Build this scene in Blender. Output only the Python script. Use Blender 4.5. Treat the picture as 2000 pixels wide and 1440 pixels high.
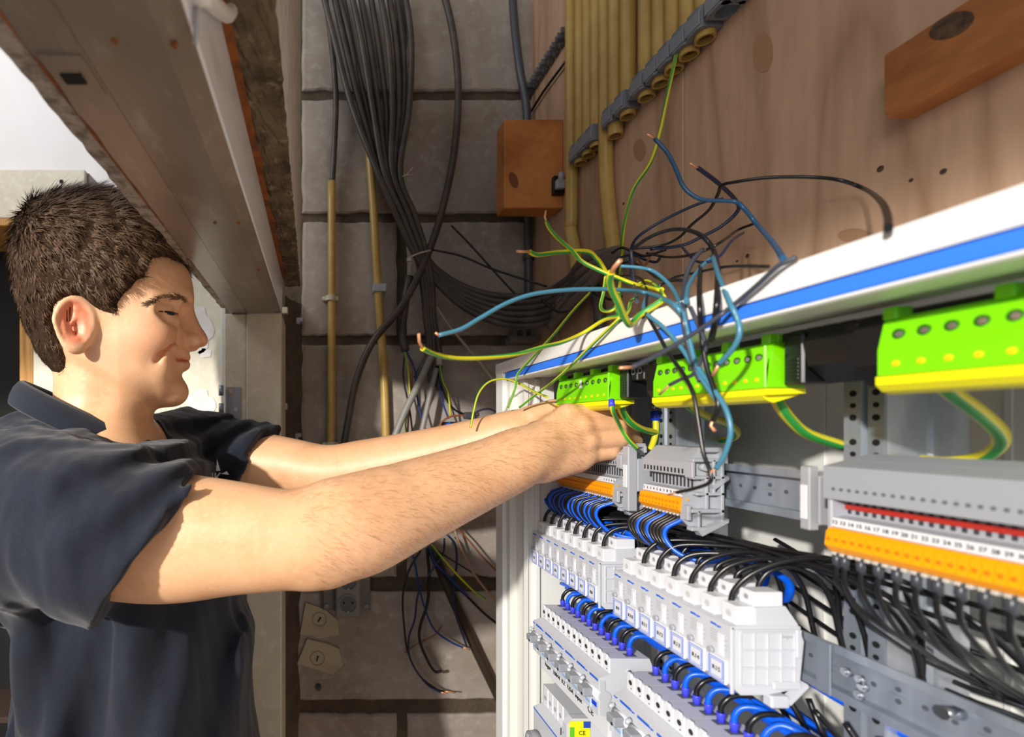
import bpy, math, random
import numpy as np
from mathutils import Vector, Matrix, noise

for _o in list(bpy.data.objects):
    bpy.data.objects.remove(_o)
SC = bpy.context.scene
COL = SC.collection
R = random.Random(7)
# ---------------------------------------------------------------- camera
F, VX, VY, H = 950.0, 620.0, 832.0, 1.6       # focal length / principal point in px of the 2000x1440 frame, eye height
cam = bpy.data.cameras.new('camera'); cam_o = bpy.data.objects.new('camera', cam); COL.objects.link(cam_o)
cam_o.location = (0, 0, H); cam_o.rotation_euler = (math.pi/2, 0, 0)
cam.sensor_width = 36; cam.sensor_fit = 'HORIZONTAL'; cam.lens = F/2000*36
cam.shift_x = (1000-VX)/2000; cam.shift_y = (VY-720)/2000
cam.clip_start = 0.02; cam.clip_end = 50
cam.dof.use_dof = True; cam.dof.focus_distance = 0.56; cam.dof.aperture_fstop = 5.6
SC.camera = cam_o
# ---------------------------------------------------------------- light
w = bpy.data.worlds.new('world'); SC.world = w; w.use_nodes = True
bg = w.node_tree.nodes['Background']; bg.inputs[0].default_value = (0.86, 0.93, 1.0, 1); bg.inputs[1].default_value = 0.30
def area(name, loc, target, size, power, col, sy=None):
    l = bpy.data.lights.new(name, 'AREA'); l.energy = power; l.color = col; l.size = size
    if sy: l.shape = 'RECTANGLE'; l.size_y = sy
    o = bpy.data.objects.new(name, l); COL.objects.link(o); o.location = loc
    o.rotation_euler = (Vector(target)-Vector(loc)).to_track_quat('-Z', 'Y').to_euler(); return o
KEY = Vector((-1.12, -1.02, H+0.50))
kl = bpy.data.lights.new('key_lamp', 'SPOT'); kl.energy = 240; kl.color = (1.0, 0.94, 0.86); kl.shadow_soft_size = 0.035
kl.spot_size = math.radians(118); kl.spot_blend = 0.06
ko = bpy.data.objects.new('key_lamp', kl); COL.objects.link(ko); ko.location = KEY
_el = math.radians(-8.2-59); _az = math.radians(38)     # lamp on the left; spot cone shaped to cut light above the cabinet top
ko.rotation_euler = Vector((math.sin(_az)*math.cos(_el), math.cos(_az)*math.cos(_el), math.sin(_el))).to_track_quat('-Z', 'Y').to_euler()
area('left_fill', (-1.5, -1.9, H+0.9), (0.2, 0.6, H+.1), 1.4, 24, (1.0, 0.96, 0.90))  # added soft fill from behind the camera, left, lifting the plywood side
area('right_fill', (1.3, -2.4, H+0.5), (-0.2, 0.6, H+.1), 1.3, 17, (0.80, 0.89, 1.0))  # invented source: cool fill from the right, brightens the lintel side
area('wall_fill', (-1.0, .45, H+1.05), (-.62, 1.12, H+.45), .5, 5.5, (1.0, .97, .94))  # unseen fill added to brighten the plaster wall on the left
SC.view_settings.view_transform = 'Standard'; SC.view_settings.look = 'None'
SC.view_settings.exposure = 0.0; SC.view_settings.gamma = 1.0; SC.view_settings.use_curve_mapping = False
SC.cycles.use_denoising = True
SC.cycles.max_bounces = 6

# ---------------------------------------------------------------- helpers
def P(x, y, d): return Vector(((x-VX)*d/F, d, H+(VY-y)*d/F))
def Q(x, y, X): return P(x, y, F*X/(x-VX))
def lin(c):
    return tuple(((v/255)/12.92 if v/255 <= 0.04045 else ((v/255+0.055)/1.055)**2.4) for v in c)
MATS = {}
def mat(name, col, rough=0.5, metal=0.0, var=None, bump=None, coat=0, sss=0, spec=None, stretch=(1, 1, 1), trans=0):
    """var=(scale, colour2, contrast lo, hi[, detail]); bump=(scale, strength, distance)"""
    if name in MATS: return MATS[name]
    m = bpy.data.materials.new(name); m.use_nodes = True; nt = m.node_tree; N = nt.nodes; L = nt.links
    b = N['Principled BSDF']; c = lin(col)
    b.inputs['Base Color'].default_value = (*c, 1); b.inputs['Roughness'].default_value = rough
    b.inputs['Metallic'].default_value = metal
    if coat: b.inputs['Coat Weight'].default_value = coat
    if spec is not None: b.inputs['Specular IOR Level'].default_value = spec
    if sss:
        b.inputs['Subsurface Weight'].default_value = sss; b.inputs['Subsurface Radius'].default_value = (1, .35, .2)
        b.inputs['Subsurface Scale'].default_value = 0.008
    if trans: b.inputs['Transmission Weight'].default_value = trans
    mp = None
    def coords():
        nonlocal mp
        if mp: return mp.outputs[0]
        g = N.new('ShaderNodeNewGeometry'); mp = N.new('ShaderNodeMapping'); mp.inputs['Scale'].default_value = stretch
        L.new(g.outputs['Position'], mp.inputs[0]); return mp.outputs[0]
    if var:
        vs = var if isinstance(var, list) else [var]
        prev = None
        for v in vs:
            n = N.new('ShaderNodeTexNoise'); n.inputs['Scale'].default_value = v[0]; n.inputs['Detail'].default_value = v[4] if len(v) > 4 else 5
            n.inputs['Roughness'].default_value = 0.6
            L.new(coords(), n.inputs['Vector'])
            r = N.new('ShaderNodeValToRGB'); r.color_ramp.elements[0].position = v[2]; r.color_ramp.elements[1].position = v[3]
            L.new(n.outputs[0], r.inputs[0])
            x = N.new('ShaderNodeMix'); x.data_type = 'RGBA'; L.new(r.outputs[0], x.inputs[0])
            if prev: L.new(prev, x.inputs[6])
            else: x.inputs[6].default_value = (*c, 1)
            x.inputs[7].default_value = (*lin(v[1]), 1); prev = x.outputs[2]
        L.new(prev, b.inputs['Base Color'])
    if bump:
        n = N.new('ShaderNodeTexNoise'); n.inputs['Scale'].default_value = bump[0]; n.inputs['Detail'].default_value = 6
        L.new(coords(), n.inputs['Vector'])
        bp = N.new('ShaderNodeBump'); bp.inputs['Strength'].default_value = bump[1]; bp.inputs['Distance'].default_value = bump[2]
        L.new(n.outputs[0], bp.inputs['Height']); L.new(bp.outputs[0], b.inputs['Normal'])
    MATS[name] = m; return m

def wood(name, c1, c2, sc=(1, 1, 1), ring=18, rough=0.65, knots=0.0, dist=3.0):
    """grain lines run along the axis whose scale is small"""
    if name in MATS: return MATS[name]
    m = bpy.data.materials.new(name); m.use_nodes = True; nt = m.node_tree; N = nt.nodes; L = nt.links
    b = N['Principled BSDF']; b.inputs['Roughness'].default_value = rough
    g = N.new('ShaderNodeNewGeometry'); mp = N.new('ShaderNodeMapping'); mp.inputs['Scale'].default_value = sc
    L.new(g.outputs['Position'], mp.inputs[0])
    n = N.new('ShaderNodeTexNoise'); n.inputs['Scale'].default_value = 1.0; n.inputs['Detail'].default_value = 2.0; n.inputs['Distortion'].default_value = dist*0.15
    L.new(mp.outputs[0], n.inputs['Vector'])
    mu = N.new('ShaderNodeMath'); mu.operation = 'MULTIPLY'; mu.inputs[1].default_value = ring; L.new(n.outputs[0], mu.inputs[0])
    pp = N.new('ShaderNodeMath'); pp.operation = 'PINGPONG'; pp.inputs[1].default_value = 1.0; L.new(mu.outputs[0], pp.inputs[0])
    f = N.new('ShaderNodeTexNoise'); f.inputs['Scale'].default_value = 14; f.inputs['Detail'].default_value = 6; L.new(mp.outputs[0], f.inputs['Vector'])
    ad = N.new('ShaderNodeMath'); ad.operation = 'MULTIPLY_ADD'; ad.inputs[1].default_value = 0.75; L.new(f.outputs[0], ad.inputs[0])
    po = N.new('ShaderNodeMath'); po.operation = 'POWER'; po.inputs[1].default_value = 2.2; L.new(pp.outputs[0], po.inputs[0])
    s = N.new('ShaderNodeMath'); s.operation = 'MULTIPLY'; s.inputs[1].default_value = 0.5; L.new(po.outputs[0], s.inputs[0])
    L.new(s.outputs[0], ad.inputs[2])
    r = N.new('ShaderNodeValToRGB'); r.color_ramp.elements[0].position = 0.25; r.color_ramp.elements[1].position = 0.95
    r.color_ramp.elements[0].color = (*lin(c1), 1); r.color_ramp.elements[1].color = (*lin(c2), 1)
    L.new(ad.outputs[0], r.inputs[0]); L.new(r.outputs[0], b.inputs['Base Color'])
    bp = N.new('ShaderNodeBump'); bp.inputs['Strength'].default_value = 0.12; bp.inputs['Distance'].default_value = 0.001
    L.new(ad.outputs[0], bp.inputs['Height']); L.new(bp.outputs[0], b.inputs['Normal'])
    MATS[name] = m; return m

def smooth_path(pts, n=8):
    pts = [Vector(p) for p in pts]
    if len(pts) < 3: return pts
    out = []
    q = [pts[0]*2-pts[1]] + pts + [pts[-1]*2-pts[-2]]
    for i in range(1, len(q)-2):
        p0, p1, p2, p3 = q[i-1], q[i], q[i+1], q[i+2]
        for k in range(n):
            t = k/n
            out.append(0.5*((2*p1)+(-p0+p2)*t+(2*p0-5*p1+4*p2-p3)*t*t+(-p0+3*p1-3*p2+p3)*t**3))
    out.append(pts[-1]); return out

class MB:
    def __init__(s): s.v = []; s.f = []; s.m = []; s.sm = []
    def add(s, vs, fs, mi=0, smooth=False):
        o = len(s.v); s.v += [tuple(v) for v in vs]
        for f in fs: s.f.append([i+o for i in f]); s.m.append(mi); s.sm.append(smooth)
        return s
    def box(s, x0, x1, y0, y1, z0, z1, mi=0):
        vs = [(x, y, z) for z in (z0, z1) for y in (y0, y1) for x in (x0, x1)]
        return s.add(vs, [(0, 2, 3, 1), (4, 5, 7, 6), (0, 1, 5, 4), (2, 6, 7, 3), (0, 4, 6, 2), (1, 3, 7, 5)], mi)
    def bbox(s, x0, x1, y0, y1, z0, z1, b=0.0006, mi=0):
        """box with chamfered edges"""
        b = min(b, abs(x1-x0)*.4, abs(y1-y0)*.4, abs(z1-z0)*.4)
        vs = []; 
        for z in (z0, z1):
            for y in (y0, y1):
                for x in (x0, x1):
                    sx = b if x == x0 else -b; sy = b if y == y0 else -b; sz = b if z == z0 else -b
                    vs += [(x+sx, y+sy, z), (x+sx, y, z+sz), (x, y+sy, z+sz)]
        I = lambda x, y, z, k: ((z*2+y)*2+x)*3+k
        fs = [(I(0,0,0,0), I(0,1,0,0), I(1,1,0,0), I(1,0,0,0)), (I(0,0,1,0), I(1,0,1,0), I(1,1,1,0), I(0,1,1,0)),
              (I(0,0,0,1), I(1,0,0,1), I(1,0,1,1), I(0,0,1,1)), (I(0,1,0,1), I(0,1,1,1), I(1,1,1,1), I(1,1,0,1)),
              (I(0,0,0,2), I(0,0,1,2), I(0,1,1,2), I(0,1,0,2)), (I(1,0,0,2), I(1,1,0,2), I(1,1,1,2), I(1,0,1,2))]
        for a in (0, 1):
            for c in (0, 1):
                fs += [(I(0,a,c,0), I(1,a,c,0), I(1,a,c,1), I(0,a,c,1)), (I(a,0,c,0), I(a,1,c,0), I(a,1,c,2), I(a,0,c,2)),
                       (I(a,c,0,1), I(a,c,1,1), I(a,c,1,2), I(a,c,0,2))]
        for z in (0, 1):
            for y in (0, 1):
                for x in (0, 1): fs.append((I(x,y,z,0), I(x,y,z,1), I(x,y,z,2)))
        return s.add(vs, fs, mi)
    def prism(s, prof, y0, y1, mi=0, axis='y'):
        """profile of (a,b) pairs extruded; axis y: (x,z), axis z: (x,y), axis x: (y,z)"""
        n = len(prof)
        mk = {'y': lambda a, b, t: (a, t, b), 'z': lambda a, b, t: (a, b, t), 'x': lambda a, b, t: (t, a, b)}[axis]
        vs = [mk(a, b, y0) for a, b in prof] + [mk(a, b, y1) for a, b in prof]
        fs = [tuple(range(n)), tuple(range(2*n-1, n-1, -1))] + [(i, (i+1) % n+n*0, (i+1) % n+n, i+n) for i in range(n)]
        fs = [tuple(range(n))[::-1], tuple(range(n, 2*n))] + [(i, (i+1) % n, (i+1) % n+n, i+n) for i in range(n)]
        return s.add(vs, fs, mi)
    def tube(s, pts, r, n=8, mi=0, stripe=None, caps=True, twist=0.0, ph=0.0):
        pts = [Vector(p) for p in pts]; m = len(pts)
        rs = r if isinstance(r, (list, tuple)) else [r]*m
        t = (pts[1]-pts[0]).normalized(); u = t.orthogonal().normalized(); vs = []; fs = []; L = 0
        for i, p in enumerate(pts):
            if i: L += (p-pts[i-1]).length
            t2 = ((pts[min(i+1, m-1)]-pts[max(i-1, 0)])).normalized()
            if t2.length == 0: t2 = t
            u = (u - t2*u.dot(t2)); u = u.normalized() if u.length > 1e-9 else t2.orthogonal().normalized()
            w_ = t2.cross(u); t = t2
            for k in range(n):
                a = 2*math.pi*k/n + twist*L + ph
                vs.append(p+(u*math.cos(a)+w_*math.sin(a))*rs[i])
        o = len(s.v); s.v += [tuple(v) for v in vs]
        for i in range(m-1):
            for k in range(n):
                k2 = (k+1) % n
                s.f.append([o+i*n+k, o+i*n+k2, o+(i+1)*n+k2, o+(i+1)*n+k]); s.sm.append(True)
                s.m.append(stripe[k % len(stripe)] if stripe else mi)
        if caps:
            s.f.append([o+k for k in range(n)][::-1]); s.m.append(mi); s.sm.append(False)
            s.f.append([o+(m-1)*n+k for k in range(n)]); s.m.append(mi); s.sm.append(False)
        return s
    def cyl(s, a, b, r, n=14, mi=0, r2=None):
        return s.tube([a, b], [r, r if r2 is None else r2], n, mi)
    def ring(s, c, axis, r0, r1, h, n=18, mi=0):
        """flat washer / recess rim; extruded by h along axis"""
        c = Vector(c); t = Vector(axis).normalized(); u = t.orthogonal().normalized(); w_ = t.cross(u); vs = []
        for (r, d) in ((r0, 0), (r1, 0), (r1, h), (r0, h)):
            for k in range(n):
                a = 2*math.pi*k/n; vs.append(c+t*d+(u*math.cos(a)+w_*math.sin(a))*r)
        fs = []
        for j in range(4):
            j2 = (j+1) % 4
            for k in range(n): fs.append((j*n+k, j*n+(k+1) % n, j2*n+(k+1) % n, j2*n+k))
        return s.add(vs, fs, mi)
    def build(s, name, mats, parent=None, smooth=None, bevel=0, origin=None):
        me = bpy.data.meshes.new(name)
        mats = mats if isinstance(mats, (list, tuple)) else [mats]
        a = np.array(s.v, dtype=float)
        if parent is not None: o0 = np.array(WL[parent.name]) if parent.name in WL else np.array(parent.location)
        elif origin is not None: o0 = np.array(origin)
        else: o0 = np.array([(a[:, 0].min()+a[:, 0].max())/2, (a[:, 1].min()+a[:, 1].max())/2, a[:, 2].min()])
        me.from_pydata((a-o0).tolist(), [], s.f)
        for m in mats: me.materials.append(m)
        me.polygons.foreach_set('material_index', s.m)
        me.polygons.foreach_set('use_smooth', [bool(x) if smooth is None else smooth for x in s.sm])
        me.update()
        o = bpy.data.objects.new(name, me); COL.objects.link(o)
        if parent is not None: o.parent = parent
        else: o.location = o0
        WL[o.name] = tuple(o0)
        if bevel:
            b = o.modifiers.new('bevel', 'BEVEL'); b.width = bevel; b.segments = 2; b.limit_method = 'ANGLE'; b.angle_limit = 0.7
            b.harden_normals = False
        return o
WL = {}
def tag(o, label=None, cat=None, group=None, kind=None):
    if label: o['label'] = label
    if cat: o['category'] = cat
    if group: o['group'] = group
    if kind: o['kind'] = kind
    return o
def empty(name, loc, label=None, cat=None, group=None, kind=None):
    o = bpy.data.objects.new(name, None); COL.objects.link(o); o.location = loc; o.empty_display_size = 0.02
    WL[o.name] = tuple(loc)
    return tag(o, label, cat, group, kind)
def copy_tree(o, dl=(0, 0, 0), parent=None):
    c = o.copy(); COL.objects.link(c)
    if parent is not None: c.parent = parent
    else: c.location = Vector(o.location)+Vector(dl)
    for ch in list(o.children): copy_tree(ch, parent=c)
    return c
def text_part(name, body, size, origin, xdir, updir, m, parent, depth=0.00015, align='CENTER'):
    cu = bpy.data.curves.new(name, 'FONT'); cu.body = body; cu.size = size; cu.align_x = align; cu.align_y = 'CENTER'; cu.extrude = depth; cu.resolution_u = 3
    t = bpy.data.objects.new(name, cu); me = bpy.data.meshes.new_from_object(t)
    bpy.data.objects.remove(t)
    x = Vector(xdir).normalized(); u = Vector(updir).normalized(); z = x.cross(u)
    M = Matrix((x, u, z)).transposed()
    base = Vector(WL[parent.name]) if parent is not None else Vector((0, 0, 0))
    for v in me.vertices: v.co = Vector(origin)-base + M @ v.co
    me.materials.clear(); me.materials.append(m)
    o = bpy.data.objects.new(name, me); COL.objects.link(o)
    if parent is not None: o.parent = parent
    WL[o.name] = tuple(base)
    return o
ORD = ['first', 'second', 'third', 'fourth', 'fifth', 'sixth', 'seventh', 'eighth', 'ninth', 'tenth', 'eleventh', 'twelfth', 'thirteenth',
       'fourteenth', 'fifteenth', 'sixteenth', 'seventeenth', 'eighteenth', 'nineteenth', 'twentieth', 'twenty-first', 'twenty-second',
       'twenty-third', 'twenty-fourth', 'twenty-fifth', 'twenty-sixth', 'twenty-seventh', 'twenty-eighth', 'twenty-ninth', 'thirtieth']

WHITE = mat('white_enamel', (232, 232, 230), 0.35)
WPLA = mat('white_plastic', (200, 203, 211), 0.38)
WPLA2 = mat('bright_white_plastic', (222, 224, 230), 0.4)
GPLA = mat('grey_plastic', (166, 169, 177), 0.45)
DGPLA = mat('dark_grey_plastic', (96, 100, 108), 0.45)
BLK = mat('black_plastic', (16, 16, 19), 0.4)
DARK = mat('dark_hole', (10, 10, 11), 0.8)
STEEL = mat('galvanised_steel', (158, 167, 180), 0.36, 0.45, var=(60, (136, 145, 158), .35, .7), stretch=(1, 1, .15))
STEEL2 = mat('bright_steel', (205, 210, 218), 0.22, 0.95)
COPPER = mat('copper_core', (232, 164, 124), 0.35, 0.45)
BLUEW = mat('blue_insulation', (8, 92, 226), 0.3)
BLACKW = mat('black_insulation', (22, 22, 25), 0.28)
FERR = mat('blue_ferrule', (66, 72, 226), 0.35)
GREEN = mat('terminal_green', (124, 222, 0), 0.35)
YEL = mat('terminal_yellow', (238, 232, 12), 0.35)
WG = mat('wire_green', (44, 150, 62), 0.35)
WY = mat('wire_yellow', (212, 202, 26), 0.35)
ORANGE = mat('orange_plug', (255, 164, 0), 0.4)
RED = mat('red_strip', (176, 44, 36), 0.4)
BLUEM = mat('blue_marking', (20, 96, 214), 0.5)
INK = mat('black_ink', (30, 30, 34), 0.6)
TEAL = mat('teal_insulation', (66, 124, 150), 0.32)
NAVY = mat('navy_insulation', (26, 38, 74), 0.32)
GREYW = mat('slate_insulation', (62, 66, 78), 0.35)
BROWNW = mat('brown_insulation', (140, 84, 50), 0.35)
CABLE = mat('cable_sheath', (66, 60, 56), 0.45, var=(30, (88, 80, 74), .4, .7))
CONDUIT = mat('cream_conduit', (196, 164, 92), 0.35, var=(25, (176, 142, 74), .35, .75))
# ================================================================ SETTING
MORTAR = mat('mortar', (92, 80, 66), 0.95, var=[(25, (70, 60, 50), .4, .7), (6, (120, 106, 88), .5, .8)], bump=(140, .8, .004))
BLOCK = mat('limed_block', (166, 157, 149), 0.9, var=[(7, (146, 135, 124), .42, .68), (45, (180, 172, 163), .5, .72), (3, (140, 124, 102), .5, .75)], bump=(90, .35, .002))
PLY = wood('plywood_face', (206, 170, 142), (170, 134, 106), sc=(5, 8, 1.1), ring=9, dist=4)
PLASTER = mat('white_plaster', (232, 230, 232), 0.85, var=(5, (222, 220, 220), .4, .7), bump=(60, .15, .002))
FLOORM = mat('concrete_floor', (110, 104, 98), 0.9, var=(8, (90, 84, 80), .4, .7))
CREAM = mat('cream_paint', (206, 200, 180), 0.5, var=[(9, (190, 184, 164), .45, .7), (60, (214, 210, 196), .5, .7)])
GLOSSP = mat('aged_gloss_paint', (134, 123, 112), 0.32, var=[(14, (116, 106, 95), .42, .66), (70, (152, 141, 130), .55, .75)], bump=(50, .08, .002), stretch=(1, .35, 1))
RUST = mat('rust', (150, 84, 30), 0.85, var=(60, (96, 56, 26), .4, .65))
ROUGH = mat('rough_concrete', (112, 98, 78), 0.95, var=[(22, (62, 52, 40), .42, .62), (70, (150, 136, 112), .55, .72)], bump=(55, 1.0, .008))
ROUGHW = mat('torn_plaster_edge', (168, 158, 146), 0.95, var=[(90, (120, 110, 100), .45, .6)], bump=(160, .8, .003))

fl = MB().box(-2.2, 0.46, -3.2, 1.3, -0.05, 0.0).build('floor', FLOORM); tag(fl, kind='structure')
# ---- back wall of blocks
wb = MB().box(-0.12, 0.47, 1.008, 1.15, 0, 2.75).build('wall_back', MORTAR); tag(wb, kind='structure')
def block(x0, x1, z0, z1, seed, thick=0.03):
    rr = random.Random(seed); pts = []
    def side(a, b, n):
        for i in range(n):
            t = i/n
            j = 0 if i == 0 else rr.uniform(-.0014, .0014)
            if rr.random() < .06: j -= .003
            p = Vector(a).lerp(Vector(b), t); d = (Vector(b)-Vector(a)).normalized(); nn = Vector((-d.y, d.x))
            pts.append(p+nn*j*-1)
    W = 16; Hn = 9
    side((x0, z0), (x1, z0), W); side((x1, z0), (x1, z1), Hn); side((x1, z1), (x0, z1), W); side((x0, z1), (x0, z0), Hn)
    c = Vector(((x0+x1)/2, (z0+z1)/2)); n = len(pts)
    fr = [(c.x+(p.x-c.x)*(1-.006/(x1-x0)*2), 1.0, c.y+(p.y-c.y)*(1-.003/(z1-z0)*2)) for p in pts]
    md = [(p.x, 1.003, p.y) for p in pts]; bk = [(p.x, 1.0+thick, p.y) for p in pts]
    m = MB(); m.add(fr+md+bk, [tuple(range(n))]+[(i, i+n, (i+1) % n+n, (i+1) % n) for i in range(n)]+[(i+n, i+2*n, (i+1) % n+2*n, (i+1) % n+n) for i in range(n)])
    return m
rowz = [-.075-.252*k for k in range(-5, 7)]
for k, zt in enumerate(rowz):
    g = .0095 if zt > .1 else .015
    zb = zt-.252
    if H+zb < 0.0: zb = -H
    odd = (k % 2 == 0)
    # k=5 -> row below h=-.075 : joint at X=.174
    joints = [.174] if (k % 2 == 1) else [-.126, .474]
    left = -.032 if zt > -.2 else -.052
    xs = [left]+[j for j in joints if left+.05 < j < .44]+[.462]
    for a, b in zip(xs[:-1], xs[1:]):
        o = block(a+(0 if a == left else .011), b-(.011 if b != .462 else 0), H+zb+g, H+zt-g, k*10+int(a*100)).build('block', BLOCK, wb)
# ---- plywood wall on the right
wr = MB().box(0.445, 0.49, -1.2, 1.02, 0, 2.75).build('wall_right', mat('stud_wall', (120, 96, 70), .9)); tag(wr, kind='structure')
seamY = F*0.44/(1335-VX)
for (a, b) in ((seamY+.0008, 1.0), (-0.2, seamY-.0008), (-1.2, -.2016)):
    MB().bbox(0.44, 0.4449, a, b, 0.9, 2.75, .0006).build('plywood_panel', PLY, wr)
MB().bbox(0.4405, 0.4449, -1.2, 1.0, 0.0, 0.899, .0006).build('plywood_panel', PLY, wr)
KN = mat('wood_knot', (98, 74, 54), .7, var=(200, (66, 48, 36), .4, .6)); KN2 = mat('pale_knot', (172, 132, 100), .7)
knots = [(1249, 293, 12, 22, KN2), (1490, 102, 20, 40, KN2), (1668, 460, 32, 14, KN2)]
for (kx, ky, rx, ry, km) in knots:
    c = Q(kx, ky, .44); d = c.y
    ring = []; n = 16
    for i in range(n):
        a = 2*math.pi*i/n
        p = Q(kx+rx*math.cos(a), ky+ry*math.sin(a), .4397); ring.append(p)
    MB().add(ring, [tuple(range(n))]).build('knot_plug', km, wr)
for (kx, ky, r_) in ((1720, 330, .0035), (1843, 335, .0028), (1218, 398, .003), (1780, 352, .002), (1460, 500, .003), (1440, 510, .002)):
    c = Q(kx, ky, .44); MB().cyl(c+Vector((.0005, 0, 0)), c-Vector((.0004, 0, 0)), r_*.7, 10).build('nail_mark', KN, wr)

# ---- plaster wall and cream door on the left
wl = MB().box(-1.5, -0.12, 1.12, 1.2, 0, 2.75).build('wall_left', PLASTER); tag(wl, kind='structure')
dr = empty('door_1', (-.34, .9, 0), kind='structure')
x0, x1 = (64-VX)*.9/F, (436-VX)*.9/F
MB().bbox(x0, x1, .90, .94, .0, H+(VY-452)*.9/F, .002).build('door_leaf', CREAM, dr)
FILL = mat('filler_patch', (222, 220, 220), .85, var=(40, (206, 202, 196), .4, .7))
for (cx, cy, rx, ry) in ((385, 645, 31, 44), (392, 795, 28, 34), (400, 690, 13, 9)):
    ring = []
    for i in range(22):
        a = 2*math.pi*i/22; j = 1+.12*math.sin(5*a+cx)+.06*math.sin(9*a)
        ring.append(P(cx+rx*j*math.cos(a), cy+ry*j*math.sin(a), .8988))
    MB().add(ring, [tuple(range(22))]).build('filler_patch', FILL, dr)
MB().bbox(-1.0, x0-.001, .905, .935, 0, .75, .002).build('lower_leaf', CREAM, dr)
# ---- door frame jamb
tj = empty('trim_1', (-.09, .8, 0), kind='structure')
zt = H+.186
def X8(x, d=.8): return (x-VX)*d/F
MB().bbox(X8(481), X8(550), .80, .90, 0, zt, .002).build('jamb_face', CREAM, tj)
MB().bbox(X8(437), X8(480.4), .807, .90, 0, zt, .0015).build('jamb_rebate', CREAM, tj)
MB().bbox(X8(428), X8(437), .815, .90, 0, zt+.05, .001).build('jamb_stop', mat('fresh_white_paint', (236, 236, 236), .5), tj)
hg = MB(); z0, z1 = P(0, 895, .806).z, P(0, 756, .806).z
hg.bbox(X8(440), X8(469), .8055, .8068, z0, z1, .0004)
for yy in (763, 798, 840): 
    p = P(432, yy, .80); hg.cyl(p+Vector((0, 0, .0085)), p-Vector((0, 0, .0085)), .0042, 14)
hg_o = hg.build('hinge', STEEL, tj)
for (sx, sy) in ((451, 764), (461, 800), (452, 848)):
    p = P(sx, sy, .8052); MB().cyl(p, p+Vector((0, -.0009, 0)), .0034, 14).box(p.x-.003, p.x+.003, p.y-.0012, p.y-.0008, p.z-.0004, p.z+.0004).build('screw', STEEL2, hg_o)
# ---- lintel over the doorway
tl = empty('trim_2', (-.1, .5, H+.185), kind='structure')
ya, yb = .13, .80
h = H+.185
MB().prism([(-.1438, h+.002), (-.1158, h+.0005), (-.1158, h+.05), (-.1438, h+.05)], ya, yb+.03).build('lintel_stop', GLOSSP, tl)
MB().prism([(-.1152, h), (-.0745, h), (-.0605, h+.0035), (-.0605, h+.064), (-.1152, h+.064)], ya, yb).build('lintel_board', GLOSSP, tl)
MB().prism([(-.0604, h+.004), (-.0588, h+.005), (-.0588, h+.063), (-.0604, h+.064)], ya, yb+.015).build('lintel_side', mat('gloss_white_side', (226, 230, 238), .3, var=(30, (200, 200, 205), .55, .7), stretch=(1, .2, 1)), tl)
# torn plaster strip with a ragged edge, rust line
m = MB(); n = 70; vs = []
rr = random.Random(3)
for i in range(n+1):
    y = ya+(yb-.02-ya)*i/n
    vs += [(-.1435, y, h+.003), (-.1435-.0095-rr.uniform(0, .0022)-(.004 if i < n*.5 else 0), y, h+.004), (-.1435-.0105, y, h+.05), (-.1435, y, h+.05)]
fs = []
for i in range(n):
    for k in range(3): fs.append((i*4+k, i*4+k+1, i*4+k+5, i*4+k+4))
m.add(vs, fs).build('plaster_edge', ROUGHW, tl)
m = MB(); vs = []
for i in range(n+1):
    y = ya+(yb-.1-ya)*i/n
    wdt = max(0.0003, .0028*noise.noise(Vector((y*40, 1, 1)))+.0012)*(1 if y < .45 else .3)
    vs += [(-.1438-wdt*.3, y, h+.0015), (-.1438+wdt, y, h+.0015)]
m.add(vs, [(2*i, 2*i+1, 2*i+3, 2*i+2) for i in range(n)]).build('rust_line', RUST, tl)
# iron plate let into the lintel
pl = MB(); yy0, yy1 = .185*F/(VY-180), .185*F/(VY-112)
pl.box(-.140, -.118, .243, .272, h-.0001, h+.0016)
pl.box(-.135, -.124, .255, .262, h-.0012, h-.0002, 1)
pl.build('iron_plate', [GLOSSP, DARK], tl)
for (sx, sy) in ((224, 79), (341, 88), (466, 436), (420, 435), (505, 528)):
    d = .185*F/(VY-sy); p = P(sx, sy, d); MB().cyl(p-Vector((0, 0, .0009)), p+Vector((0, 0, .004)), .0015, 8).build('nail_head', RUST, tl)
# concrete lintel beside it, rough underside
tc = empty('trim_3', (-.045, .5, H+.25), kind='structure')
m = MB(); vs = []; nx, ny = 14, 110
for j in range(ny+1):
    y = ya+.02+(.85-ya)*j/ny*1.0
    for i in range(nx+1):
        t = i/nx; x = -.0585+t*(.0285+(.85-y)*.010)
        z = h+.064+.0022*noise.noise(Vector((x*150, y*60, 3)))+.0018*noise.noise(Vector((x*400, y*300, 7)))
        if i == nx: x += .002*noise.noise(Vector((y*90, 3, 3))); z += .002
        vs.append((x, y, z))
fs = [(j*(nx+1)+i, j*(nx+1)+i+1, (j+1)*(nx+1)+i+1, (j+1)*(nx+1)+i) for j in range(ny) for i in range(nx)]
o = len(vs)
for j in range(ny+1):
    v = vs[j*(nx+1)+nx]; vs.append((v[0], v[1], v[2]+.5))
fs += [(j*(nx+1)+nx, (j+1)*(nx+1)+nx, o+j+1, o+j) for j in range(ny)]
m.add(vs, fs)
m.m = [0]*(nx*ny)+[1]*ny
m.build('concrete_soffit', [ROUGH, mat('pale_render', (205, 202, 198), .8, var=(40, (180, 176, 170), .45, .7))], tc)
MB().box(-.0585, -.03, .849, .853, h+.064, h+.56).build('end_face', ROUGH, tc)
m = MB(); vs = []
for i in range(81):
    y = .15+.66*i/80; wdt = .006+.0035*noise.noise(Vector((y*30, 5, 5)))
    vs += [(-.0585, y, h+.0612), (-.0585+wdt, y, h+.0612)]
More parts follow.
